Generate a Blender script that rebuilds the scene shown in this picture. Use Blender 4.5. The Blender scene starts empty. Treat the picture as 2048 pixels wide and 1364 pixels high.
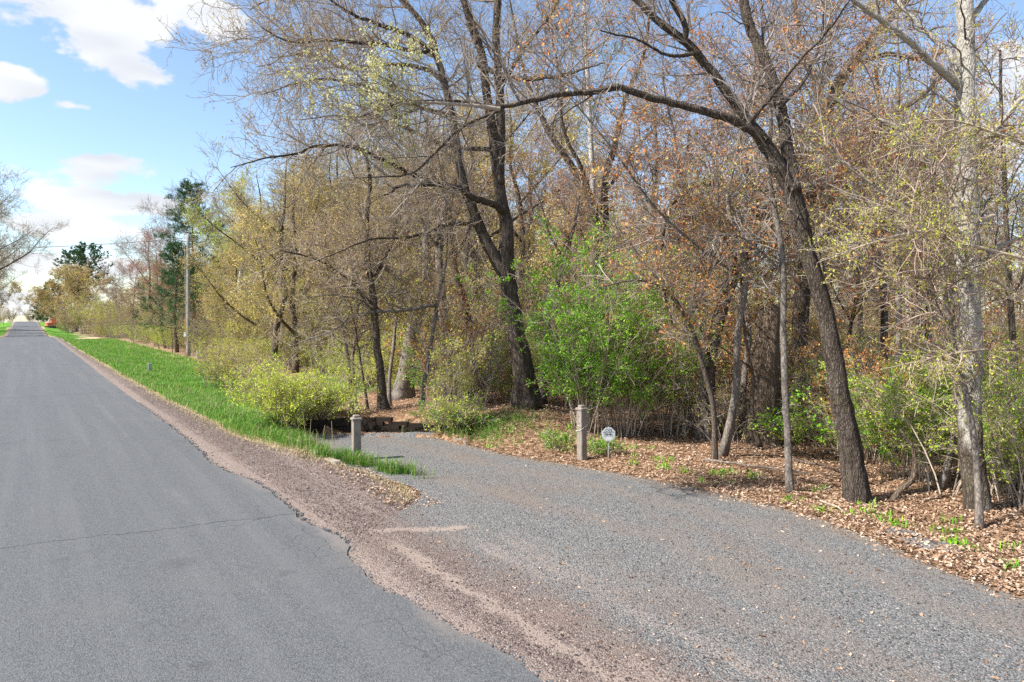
import bpy, math, random
import numpy as np
from mathutils import Vector, Matrix

# ------------------------------------------------------------------ camera, sky, sun, exposure
SC = bpy.context.scene
COL = SC.collection
CAM_H, F, PITCH = 2.6, 1365.0, math.radians(1.76)
cam_d = bpy.data.cameras.new('camera')
cam_d.sensor_width = 36.0
cam_d.lens = F / 2048 * 36
cam_d.clip_start, cam_d.clip_end = 0.05, 6000
cam = bpy.data.objects.new('camera', cam_d)
COL.objects.link(cam)
cam.location = (0, 0, CAM_H)
cam.rotation_euler = (math.pi / 2 - PITCH, 0, 0)
SC.camera = cam

SUN_DIR = Vector((-0.86, -0.30, 0.90)).normalized()      # towards the sun
SUN_EL = math.asin(SUN_DIR.z)
SUN_AZ = math.atan2(SUN_DIR.x, SUN_DIR.y)
sun_d = bpy.data.lights.new('sun', 'SUN')
sun_d.energy, sun_d.angle, sun_d.color = 5.0, math.radians(0.5), (1.0, 0.95, 0.87)
sun = bpy.data.objects.new('sun', sun_d)
COL.objects.link(sun)
sun.rotation_euler = (-SUN_DIR).to_track_quat('-Z', 'Y').to_euler()

SC.view_settings.view_transform = 'Standard'
SC.view_settings.look = 'None'
SC.view_settings.gamma = 1.0
SC.view_settings.exposure = 1.02
SC.view_settings.use_curve_mapping = False
SC.render.engine = 'CYCLES'
SC.cycles.max_bounces = 4
SC.cycles.diffuse_bounces = 3
SC.cycles.transmission_bounces = 2
SC.cycles.debug_use_spatial_splits = True
SC.cycles.use_denoising = False


class NT:
    """small node-tree writer"""
    def __init__(self, tree):
        self.t = tree
        tree.nodes.clear()

    def n(self, typ, ins=None, **props):
        nd = self.t.nodes.new(typ)
        for k, v in props.items():
            setattr(nd, k, v)
        for k, v in (ins or {}).items():
            s = nd.inputs[k]
            if isinstance(v, bpy.types.NodeSocket):
                self.t.links.new(v, s)
            elif isinstance(v, bpy.types.Node):
                self.t.links.new(v.outputs[0], s)
            else:
                s.default_value = v
        return nd

    def m(self, op, a, b=0.0, c=0.0, clamp=False):
        return self.n('ShaderNodeMath', {0: a, 1: b, 2: c}, operation=op, use_clamp=clamp).outputs[0]

    def ramp(self, fac, stops, interp='LINEAR'):
        nd = self.n('ShaderNodeValToRGB', {0: fac})
        cr = nd.color_ramp
        cr.interpolation = interp
        while len(cr.elements) > 1:
            cr.elements.remove(cr.elements[-1])
        cr.elements[0].position = stops[0][0]
        cr.elements[0].color = (*stops[0][1], 1)
        for p, c in stops[1:]:
            e = cr.elements.new(p)
            e.color = (*c, 1)
        return nd.outputs[0]

    def mix(self, f, a, b, blend='MIX'):
        nd = self.n('ShaderNodeMix', data_type='RGBA', blend_type=blend)
        for s, v in ((nd.inputs[0], f), (nd.inputs[6], a), (nd.inputs[7], b)):
            if isinstance(v, bpy.types.NodeSocket):
                self.t.links.new(v, s)
            elif isinstance(v, (tuple, list)):
                s.default_value = (*v[:3], 1)
            else:
                s.default_value = v
        return nd.outputs[2]

    def smooth(self, v, lo, hi):
        nd = self.n('ShaderNodeMapRange', {0: v, 1: lo, 2: hi, 3: 0.0, 4: 1.0}, interpolation_type='SMOOTHSTEP')
        return nd.outputs[0]

    def noise(self, vec, scale, detail=3, rough=0.55, dist=0.0):
        return self.n('ShaderNodeTexNoise', {'Vector': vec, 'Scale': scale, 'Detail': detail, 'Roughness': rough, 'Distortion': dist}).outputs[0]

    def xyz(self, v):
        return self.n('ShaderNodeSeparateXYZ', {0: v}).outputs

    def map(self, vec, scale=(1, 1, 1), rot=(0, 0, 0), loc=(0, 0, 0)):
        return self.n('ShaderNodeMapping', {0: vec, 1: loc, 2: rot, 3: scale}).outputs[0]


world = bpy.data.worlds.new('World')
SC.world = world
world.use_nodes = True
world.cycles.sampling_method = 'MANUAL'
world.cycles.sample_map_resolution = 512
w = NT(world.node_tree)
sky = w.n('ShaderNodeTexSky', sky_type='NISHITA', sun_disc=False, sun_elevation=SUN_EL, sun_rotation=SUN_AZ,
          air_density=1.0, dust_density=0.6, ozone_density=1.6, altitude=200)
wdir = w.n('ShaderNodeTexCoord').outputs['Generated']
wx, wy, wz = w.xyz(wdir)
w_az = w.m('ARCTAN2', wx, wy)
w_el = w.m('ARCSINE', wz)
cn1 = w.noise(w.map(wdir, (1, 1, 1.9)), 8.5, 6, 0.58, 0.1)
puff = w.m('MULTIPLY', w.m('SUBTRACT', cn1, 0.5), 3.9)
w_ae = w.n('ShaderNodeCombineXYZ', {0: w_az, 1: w_el, 2: 0.0}).outputs[0]
near_c = None
for px, py, wpx, hpx in [(170, -5, 300, 105), (440, 60, 90, 40), (270, 150, 110, 36), (30, 172, 90, 30), (150, 215, 60, 16), (195, 335, 155, 56), (260, 405, 200, 34), (200, 462, 250, 28), (120, 530, 280, 20), (40, 600, 400, 30),
                         (1900, 290, 330, 110), (1130, 470, 240, 70), (1600, 420, 260, 70), (650, 470, 300, 80), (-400, 300, 350, 160)]:
    dx = (px - 1024) / F
    kk = math.sqrt(1 + dx * dx)
    az, el = math.atan(dx), math.atan((640 - py) / F / kk)
    ia, ie = F * kk * kk / wpx, F * kk / hpx
    q = w.n('ShaderNodeVectorMath', {0: w_ae, 1: (ia, ie, 0), 2: (-az * ia, -el * ie, 0)}, operation='MULTIPLY_ADD').outputs[0]
    q = w.n('ShaderNodeVectorMath', {0: q}, operation='LENGTH').outputs['Value']
    near_c = q if near_c is None else w.m('MINIMUM', near_c, q)
dens = w.m('ADD', w.m('SUBTRACT', 1.0, near_c), puff)
# scattered cumulus over the rest of the sky
dens = w.m('MAXIMUM', dens, w.m('ADD', puff, w.m('SUBTRACT', w.m('MULTIPLY', w.smooth(wy, 0.35, -0.1), 0.95), 1.0)))
cov = w.m('MULTIPLY', w.smooth(dens, 0.0, 0.38), w.smooth(w_el, -0.08, -0.03))
ccol = w.ramp(w.noise(w.map(wdir, (1, 1, 3.5), loc=(1, 5, 2)), 7.0, 2), [(0.32, (0.76, 0.79, 0.85)), (0.55, (0.95, 0.96, 0.98))])
bg_sky = w.n('ShaderNodeBackground', {0: sky.outputs[0], 1: 0.122})
bg_cl = w.n('ShaderNodeBackground', {0: ccol, 1: 0.53})
w.n('ShaderNodeOutputWorld', {0: w.n('ShaderNodeMixShader', {0: w.m('MULTIPLY', cov, 0.95), 1: bg_sky.outputs[0], 2: bg_cl.outputs[0]}).outputs[0]})

# ------------------------------------------------------------------ geometry helpers
RNG = np.random.default_rng(7)
RA = math.radians(35.45)                 # the road heads this far to the left of the view
CR, SR = math.cos(RA), math.sin(RA)
SP, CP = math.sin(PITCH), math.cos(PITCH)


def R2W(u, v):
    return (u * CR - v * SR, u * SR + v * CR)


def W2R(x, y):
    return (x * CR + y * SR, -x * SR + y * CR)


def P(px, py, Y):
    """the point at depth Y along the sight line of a photograph pixel"""
    dx, dy = (px - 1024) / F, (682 - py) / F
    d = np.array([dx, CP + dy * SP, -SP + dy * CP])
    return np.array([0, 0, CAM_H]) + d * (Y / d[1])


def unit(a):
    return a / np.maximum(np.linalg.norm(a, axis=-1, keepdims=True), 1e-9)


def sstep(x, a, b):
    t = np.clip((np.asarray(x, float) - a) / (b - a), 0, 1)
    return t * t * (3 - 2 * t)


_T = np.random.default_rng(99).random((256, 256))


def vnoise(x, y):
    x, y = np.asarray(x, float), np.asarray(y, float)
    i, j = np.floor(x).astype(int), np.floor(y).astype(int)
    fx, fy = x - i, y - j
    fx, fy = fx * fx * (3 - 2 * fx), fy * fy * (3 - 2 * fy)
    a, b = _T[i & 255, j & 255], _T[(i + 1) & 255, j & 255]
    c, d = _T[i & 255, (j + 1) & 255], _T[(i + 1) & 255, (j + 1) & 255]
    return (a * (1 - fx) + b * fx) * (1 - fy) + (c * (1 - fx) + d * fx) * fy - 0.5


def fbm(x, y, o=4):
    return sum(vnoise(x * 2 ** k + 17 * k, y * 2 ** k + 5 * k) / 2 ** k for k in range(o))


def in_poly(x, y, poly):
    x, y = np.asarray(x, float), np.asarray(y, float)
    c = np.zeros(x.shape, bool)
    n = len(poly)
    for i in range(n):
        x0, y0 = poly[i]
        x1, y1 = poly[(i + 1) % n]
        if y0 == y1:
            continue
        c ^= ((y0 > y) != (y1 > y)) & (x < (x1 - x0) * (y - y0) / (y1 - y0) + x0)
    return c


def poly_dist(x, y, line):
    x, y = np.asarray(x, float), np.asarray(y, float)
    d = np.full(x.shape, 1e9)
    for (x0, y0), (x1, y1) in zip(line[:-1], line[1:]):
        ex, ey = x1 - x0, y1 - y0
        t = np.clip(((x - x0) * ex + (y - y0) * ey) / (ex * ex + ey * ey), 0, 1)
        d = np.minimum(d, np.hypot(x - x0 - t * ex, y - y0 - t * ey))
    return d


def resample(line, n):
    """Catmull-Rom through the points, n samples evenly by length (any columns)"""
    p = np.asarray(line, float)
    if len(p) == 2:
        q = p[0] + (p[1] - p[0]) * np.linspace(0, 1, 40)[:, None]
    else:
        e = np.vstack([2 * p[0] - p[1], p, 2 * p[-1] - p[-2]])
        t = np.linspace(0, 1, 16, endpoint=False)[:, None]
        q = []
        for i in range(len(p) - 1):
            a, b, c, d = e[i], e[i + 1], e[i + 2], e[i + 3]
            q.append(0.5 * (2 * b + (c - a) * t + (2 * a - 5 * b + 4 * c - d) * t * t + (3 * b - a - 3 * c + d) * t ** 3))
        q = np.vstack(q + [p[-1:]])
    k = min(3, q.shape[1])
    s = np.concatenate([[0], np.cumsum(np.linalg.norm(np.diff(q[:, :k], axis=0), axis=1))])
    ss = np.linspace(0, s[-1], n)
    return np.stack([np.interp(ss, s, q[:, j]) for j in range(q.shape[1])], 1)


def make_mesh(name, verts, faces, smooth=True):
    """faces: list of (m,k) index arrays"""
    me = bpy.data.meshes.new(name)
    verts = np.asarray(verts, np.float32)
    me.vertices.add(len(verts))
    me.vertices.foreach_set('co', verts.ravel())
    faces = [np.asarray(f, np.int32) for f in faces if len(f)]
    nl = sum(f.size for f in faces)
    nf = sum(len(f) for f in faces)
    me.loops.add(nl)
    me.polygons.add(nf)
    me.loops.foreach_set('vertex_index', np.concatenate([f.ravel() for f in faces]))
    tot = np.concatenate([np.full(len(f), f.shape[1], np.int32) for f in faces])
    st = np.concatenate([[0], np.cumsum(tot)[:-1]]).astype(np.int32)
    me.polygons.foreach_set('loop_start', st)
    me.polygons.foreach_set('loop_total', tot)
    me.polygons.foreach_set('use_smooth', np.full(nf, smooth))
    me.update(calc_edges=True)
    return me


def link(name, data, mat=None, parent=None, loc=None, rot=None):
    o = bpy.data.objects.new(name, data)
    COL.objects.link(o)
    if mat is not None:
        data.materials.clear()
        data.materials.append(mat)
    if parent is not None:
        o.parent = parent
    if loc is not None:
        o.location = loc
    if rot is not None:
        o.rotation_euler = rot
    return o


def tag(o, label, cat, group=None):
    o['label'] = label
    o['category'] = cat
    if group:
        o['group'] = group
    return o


def empty(name, label, cat, loc=(0, 0, 0), rz=0.0, group=None):
    o = bpy.data.objects.new(name, None)
    COL.objects.link(o)
    o.location = loc
    o.rotation_euler = (0, 0, rz)
    return tag(o, label, cat, group)


def copy_tree(src, parent=None):
    c = src.copy()
    COL.objects.link(c)
    c.parent = parent
    for ch in KIDS.get(src.name, []):
        copy_tree(ch, c)
    return c


KIDS = {}


def index_kids(root):
    KIDS[root.name] = list(root.children)
    for c in root.children:
        index_kids(c)


class Geo:
    """collects vertices and faces"""
    def __init__(self):
        self.v, self.f, self.n = [], [], 0

    def add(self, v, faces):
        v = np.asarray(v, np.float32).reshape(-1, 3)
        for f in faces:
            self.f.append(np.asarray(f, np.int32) + self.n)
        self.v.append(v)
        self.n += len(v)
        return self

    def mesh(self, name, smooth=True):
        d = {}
        for f in self.f:
            d.setdefault(f.shape[1], []).append(f)
        return make_mesh(name, np.vstack(self.v), [np.vstack(x) for x in d.values()], smooth)


def tubes(pts, rad, S=3, cap=False, shape=None):
    """tubes along many polylines: pts (N,K,3), rad (N,K)"""
    pts, rad = np.asarray(pts, float), np.asarray(rad, float)
    N, K, _ = pts.shape
    tan = unit(np.gradient(pts, axis=1))
    mt = unit(pts[:, -1] - pts[:, 0])
    ref = np.where(np.abs(mt[:, 2:3]) > 0.8, np.array([[1.0, 0.13, 0]]), np.array([[0.1, 0.05, 1.0]]))
    n1 = unit(np.cross(tan, ref[:, None, :]))
    n2 = np.cross(tan, n1)
    th = np.linspace(0, 2 * math.pi, S, endpoint=False)
    r = rad[:, :, None] * (np.ones((1, 1, S)) if shape is None else shape)
    v = pts[:, :, None, :] + r[..., None] * (np.cos(th)[None, None, :, None] * n1[:, :, None, :] + np.sin(th)[None, None, :, None] * n2[:, :, None, :])
    base = (np.arange(N)[:, None, None] * K + np.arange(K - 1)[None, :, None]) * S
    j = np.arange(S)[None, None, :]
    j2 = (j + 1) % S
    q = np.stack([base + j, base + j2, base + S + j2, base + S + j], -1).reshape(-1, 4)
    fs = [q]
    if cap:
        fs.append((np.arange(N)[:, None] * K + K - 1) * S + np.arange(S)[None, :])
        fs.append(((np.arange(N)[:, None] * K) * S + np.arange(S)[None, :])[:, ::-1])
    return v.reshape(-1, 3), fs


def grow(rng, pts, rad, n, t0, t1, length, ang, K, wander, up=0.0, rr=0.5, rmin=0.003, rmax=1.0, var=0.4, tfall=0.5, rel=False, flat=0.0):
    """n side shoots on the given polylines"""
    N, Kp, _ = pts.shape
    L = np.linalg.norm(np.diff(pts, axis=1), axis=2).sum(1)
    idx = rng.choice(N, n, p=L / L.sum())
    t = rng.uniform(t0, t1, n)
    f = t * (Kp - 1)
    i = np.minimum(f.astype(int), Kp - 2)
    a = (f - i)[:, None]
    p = pts[idx, i] * (1 - a) + pts[idx, i + 1] * a
    r0 = (rad[idx, i] * (1 - a[:, 0]) + rad[idx, i + 1] * a[:, 0])
    tan = unit(pts[idx, i + 1] - pts[idx, i])
    rnd = rng.normal(size=(n, 3))
    rnd[:, 2] *= 1 - flat
    side = unit(np.cross(tan, np.cross(rnd, tan)))
    an = ang + rng.normal(0, 0.18, n)
    d = np.cos(an)[:, None] * tan + np.sin(an)[:, None] * side
    ln = length * (1 - tfall * t) * rng.uniform(1 - var, 1 + var, n)
    if rel:
        ln = ln * L[idx]
    out = np.empty((n, K, 3))
    out[:, 0] = p
    for k in range(1, K):
        d = unit(d + rng.normal(0, wander, (n, 3)) + np.array([0, 0, up]))
        out[:, k] = out[:, k - 1] + d * (ln / (K - 1))[:, None]
    rs = np.clip(r0 * rr, rmin * 1.3, rmax)
    ra = rs[:, None] * (1 - np.linspace(0, 1, K)[None, :] ** 0.9) + rmin * np.linspace(0, 1, K)[None, :]
    return out, ra


def blades(rng, p, d, L, W, fold=0.25):
    """leaf shapes: base p (n,3), axis d (n,3), length, width: one folded quad each"""
    n = len(p)
    d = unit(d)
    s = unit(np.cross(d, rng.normal(size=(n, 3))))
    nn = np.cross(d, s)
    L = np.broadcast_to(L, (n,))[:, None]
    W = np.broadcast_to(W, (n,))[:, None]
    mid = p + d * L * 0.45 + nn * L * fold * 0.4
    v = np.stack([p, mid + s * W * 0.5, p + d * L, mid - s * W * 0.5], 1).reshape(-1, 3)
    return v, [np.arange(n * 4).reshape(n, 4)]


def leaves_on(rng, pts, n, size, t0=0.2, spread=0.02, droop=0.0, aspect=0.6, per=1, wsel=None):
    """n leaf points along polylines, `per` leaves in each tuft"""
    N, K, _ = pts.shape
    if wsel is None:
        idx = rng.integers(0, N, n)
    else:
        idx = rng.choice(N, n, p=wsel / wsel.sum())
    f = rng.uniform(t0, 1, n) * (K - 1)
    i = np.minimum(f.astype(int), K - 2)
    a = (f - i)[:, None]
    p = pts[idx, i] * (1 - a) + pts[idx, i + 1] * a
    p = np.repeat(p, per, 0) + rng.normal(0, spread, (n * per, 3))
    d = rng.normal(size=(n * per, 3)) + np.array([0, 0, -droop])
    L = size * rng.uniform(0.55, 1.35, n * per)
    return blades(rng, p, d, L, L * aspect)

# ------------------------------------------------------------------ materials
def new_mat(name):
    m = bpy.data.materials.new(name)
    m.use_nodes = True
    return m, NT(m.node_tree)


def finish(t, col, rough=0.9, bump=None, bstr=0.5, bdist=0.02, spec=0.25):
    b = t.n('ShaderNodeBsdfPrincipled', {'Base Color': col, 'Roughness': rough, 'Specular IOR Level': spec})
    if bump is not None:
        t.t.links.new(t.n('ShaderNodeBump', {'Strength': bstr, 'Distance': bdist, 'Height': bump}).outputs[0], b.inputs['Normal'])
    t.n('ShaderNodeOutputMaterial', {0: b.outputs[0]})


def obj_co(t):
    return t.n('ShaderNodeTexCoord').outputs['Object']


def bark_mat(name, dark, mid, light, scale=9.0, stretch=0.16, pale=None, moss=0.0, bdist=0.03):
    m, t = new_mat(name)
    co = obj_co(t)
    st = t.map(co, (1, 1, stretch))
    vor = t.n('ShaderNodeTexVoronoi', {'Vector': t.n('ShaderNodeVectorMath', {0: st, 1: t.n('ShaderNodeVectorMath', {0: t.n('ShaderNodeTexNoise', {'Vector': co, 'Scale': 6.0}).outputs[1], 1: (.09, .09, .09)}, operation='MULTIPLY').outputs[0]}, operation='ADD').outputs[0], 'Scale': scale * 4.2}, feature='DISTANCE_TO_EDGE').outputs[0]
    fine = t.noise(st, scale * 5, 5, 0.7)
    big = t.noise(co, 1.7, 3)
    ridge = t.noise(t.map(co, (1, 1, stretch * .8)), scale * 2.6, 4, .62, .7)
    h = t.m('ADD', t.m('MULTIPLY', t.smooth(vor, 0.0, 0.30), 0.20), t.m('ADD', t.m('MULTIPLY', ridge, 0.62), t.m('MULTIPLY', fine, 0.36)))
    c = t.ramp(t.m('ADD', t.m('MULTIPLY', h, 0.8), t.m('MULTIPLY', big, 0.2)), [(0.34, dark), (0.56, mid), (0.76, light)])
    if pale is not None:
        z = t.xyz(co)[2]
        lo, hi, pc = pale
        pn = t.smooth(t.m('ADD', t.noise(t.map(co, (1, 1, .45)), 3.2, 5, .65), t.m('MULTIPLY', t.smooth(z, lo, hi), 0.42)), 0.55, 0.72)
        scar = t.smooth(t.noise(t.map(co, (3, 3, 14)), 1.6, 3), 0.62, 0.7)
        c = t.mix(pn, c, t.mix(t.m('MULTIPLY', scar, .7), t.mix(fine, pc, tuple(.72 * x for x in pc)), dark))
    if moss:
        c = t.mix(t.m('MULTIPLY', t.smooth(t.noise(co, 4.0, 4), 0.52, 0.72), moss), c, (0.13, 0.12, 0.045))
    finish(t, c, 0.95, h, 1.0, bdist * 1.6, 0.1)
    return m


def twig_mat(name, a, b):
    m, t = new_mat(name)
    oi = t.n('ShaderNodeNewGeometry')
    c = t.mix(oi.outputs['Random Per Island'], a, b)
    d = t.n('ShaderNodeBsdfDiffuse', {0: c, 1: .5})
    t.n('ShaderNodeOutputMaterial', {0: d.outputs[0]})
    return m


def leaf_mat(name, stops, trans=0.35, rough=0.6):
    m, t = new_mat(name)
    g = t.n('ShaderNodeNewGeometry')
    oi = t.n('ShaderNodeObjectInfo')
    r = t.m('FRACT', t.m('ADD', g.outputs['Random Per Island'], t.m('MULTIPLY', oi.outputs['Random'], 0.23)))
    c = t.ramp(r, stops)
    c = t.n('ShaderNodeHueSaturation', {'Hue': 0.5, 'Saturation': 1.0, 'Value': t.m('ADD', 0.82, t.m('MULTIPLY', oi.outputs['Random'], 0.36)), 'Color': c}).outputs[0]
    p = t.n('ShaderNodeBsdfPrincipled', {'Base Color': c, 'Roughness': rough, 'Specular IOR Level': 0.25})
    tr = t.n('ShaderNodeBsdfTranslucent', {0: c})
    t.n('ShaderNodeOutputMaterial', {0: t.n('ShaderNodeMixShader', {0: trans, 1: p.outputs[0], 2: tr.outputs[0]}).outputs[0]})
    return m


def flat_mat(name, c, var=0.25, scale=30.0, rough=0.7, metal=0.0, bump=0.15, stretch=(1, 1, 1)):
    m, t = new_mat(name)
    co = t.map(obj_co(t), stretch)
    n = t.noise(co, scale, 5, 0.65)
    n2 = t.noise(co, scale * 0.12, 3)
    f = t.m('ADD', t.m('MULTIPLY', n, 0.6), t.m('MULTIPLY', n2, 0.4))
    col = t.ramp(f, [(0.25, tuple(x * (1 - var) for x in c)), (0.75, tuple(min(1, x * (1 + var)) for x in c))])
    b = t.n('ShaderNodeBsdfPrincipled', {'Base Color': col, 'Roughness': rough, 'Metallic': metal})
    t.t.links.new(t.n('ShaderNodeBump', {'Strength': bump, 'Distance': 0.01, 'Height': n}).outputs[0], b.inputs['Normal'])
    t.n('ShaderNodeOutputMaterial', {0: b.outputs[0]})
    return m


M = {}
M['bark_oak'] = bark_mat('bark_oak', (0.0149, 0.0119, 0.0099), (0.0856, 0.067, 0.0544), (0.2053, 0.1711, 0.1455), 8.0, .14, moss=.25)
M['bark_lean'] = bark_mat('bark_lean', (0.0138, 0.0111, 0.0095), (0.0784, 0.061, 0.0495), (0.2087, 0.1755, 0.1518), 9.0, .22, moss=.30)
M['bark_poplar'] = bark_mat('bark_poplar', (0.023, 0.018, 0.0144), (0.0864, 0.0684, 0.0518), (0.18, 0.1548, 0.126), 7.0, .3, pale=(.2, 4.0, (.44, .41, .36)), moss=.3)
M['bark_birch'] = bark_mat('bark_birch', (.06, .05, .045), (.22, .20, .18), (.36, .34, .31), 9.0, 1.2, pale=(-3, 0.1, (.62, .60, .57)))
M['bark_smooth'] = bark_mat('bark_smooth', (0.0544, 0.0461, 0.0397), (0.1632, 0.1392, 0.12), (0.2981, 0.265, 0.2318), 6.0, .5, bdist=.006)
M['bark_wood'] = bark_mat('bark_wood', (0.0264, 0.0201, 0.0158), (0.1109, 0.0856, 0.0673), (0.2277, 0.1867, 0.1548), 10.0, .2, bdist=.02)
M['bark_dead'] = bark_mat('bark_dead', (0.036, 0.0259, 0.0187), (0.144, 0.108, 0.0792), (0.288, 0.2232, 0.1728), 7.0, .12, bdist=.05)
M['twig'] = twig_mat('twig', (.12, .098, .082), (.45, .385, .335))
M['twig_pale'] = twig_mat('twig_pale', (.20, .158, .118), (.54, .445, .35))
M['twig_red'] = twig_mat('twig_red', (.15, .105, .082), (.47, .35, .285))
M['bark_pine'] = bark_mat('bark_pine', (.06, .04, .03), (.19, .125, .09), (.32, .22, .16), 8.0, .3)

M['leaf_green'] = leaf_mat('leaf_green', [(0, (.085, .26, .015)), (.4, (.155, .40, .020)), (.75, (.26, .50, .030)), (1, (.40, .52, .06))], .42)
M['leaf_lime'] = leaf_mat('leaf_lime', [(0, (.30, .42, .035)), (.5, (.48, .58, .06)), (1, (.64, .66, .13))], .42)
M['leaf_yellow'] = leaf_mat('leaf_yellow', [(0, (.40, .40, .055)), (.5, (.60, .54, .10)), (.8, (.52, .52, .075)), (1, (.70, .62, .22))], .38)
M['leaf_catkin'] = leaf_mat('leaf_catkin', [(0, (.44, .31, .11)), (.5, (.61, .46, .165)), (1, (.70, .57, .24))], .35)
M['leaf_rust'] = leaf_mat('leaf_rust', [(0, (.36, .125, .045)), (.45, (.55, .215, .075)), (.75, (.62, .33, .11)), (1, (.56, .46, .13))], .38)
M['leaf_red'] = leaf_mat('leaf_red', [(0, (.42, .115, .08)), (.5, (.50, .20, .13)), (1, (.48, .30, .19))], .38)
M['leaf_pale'] = leaf_mat('leaf_pale', [(0, (.46, .47, .17)), (.5, (.64, .62, .30)), (1, (.72, .68, .44))], .40)
M['leaf_olive'] = leaf_mat('leaf_olive', [(0, (.34, .36, .05)), (.5, (.48, .46, .07)), (1, (.60, .52, .12))], .38)
M['leaf_brown'] = leaf_mat('leaf_brown', [(0, (.28, .175, .115)), (.5, (.42, .29, .195)), (1, (.54, .41, .29))], .30)
M['needle'] = leaf_mat('needle', [(0, (.018, .065, .022)), (.5, (.038, .110, .032)), (1, (.085, .17, .055))], .15)
M['grass_blade'] = leaf_mat('grass_blade', [(0, (.060, .170, .022)), (.4, (.105, .26, .030)), (.72, (.18, .34, .045)), (.88, (.29, .36, .085)), (1, (.46, .40, .20))], .35)
M['grass_dry'] = leaf_mat('grass_dry', [(0, (.42, .33, .19)), (1, (.60, .50, .32))], .25)
M['litter'] = leaf_mat('litter', [(0, (.085, .047, .028)), (.2, (.235, .138, .082)), (.5, (.40, .258, .165)), (.85, (.55, .40, .285)), (1, (.62, .50, .40))], .12, .75)

# ---- ground: zone weights are point attributes
m, t = new_mat('ground')
co = obj_co(t)
n1, n2, n3 = t.noise(co, 9, 5, .7), t.noise(co, 34, 4, .7), t.noise(co, 0.8, 4, .6)
vor = t.n('ShaderNodeTexVoronoi', {'Vector': co, 'Scale': 16.0}).outputs['Color']
vv = t.n('ShaderNodeSeparateColor', {0: vor}).outputs[0]
litter = t.ramp(t.m('ADD', t.m('MULTIPLY', vv, .6), t.m('MULTIPLY', n2, .4)), [(.15, (.075, .042, .025)), (.42, (.20, .115, .066)), (.66, (.33, .205, .125)), (.9, (.46, .32, .215))])
grass = t.ramp(t.m('ADD', t.m('MULTIPLY', n1, .55), t.m('MULTIPLY', n3, .5)), [(.28, (.055, .155, .018)), (.5, (.10, .245, .027)), (.68, (.18, .29, .045)), (.85, (.34, .30, .13))])
ga = t.n('ShaderNodeAttribute', attribute_name='grass').outputs['Fac']
da = t.n('ShaderNodeAttribute', attribute_name='dry').outputs['Fac']
gm = t.smooth(t.m('ADD', ga, t.m('MULTIPLY', t.m('SUBTRACT', n1, .5), .7)), .38, .62)
dm = t.smooth(t.m('ADD', da, t.m('MULTIPLY', t.m('SUBTRACT', n1, .5), .8)), .4, .7)
c = t.mix(gm, litter, t.mix(dm, grass, t.ramp(n2, [(.2, (.30, .22, .12)), (.8, (.52, .42, .25))])))
finish(t, c, .95, t.m('ADD', t.m('MULTIPLY', vv, .5), n2), .8, .05, .1)
M['ground'] = m


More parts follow.
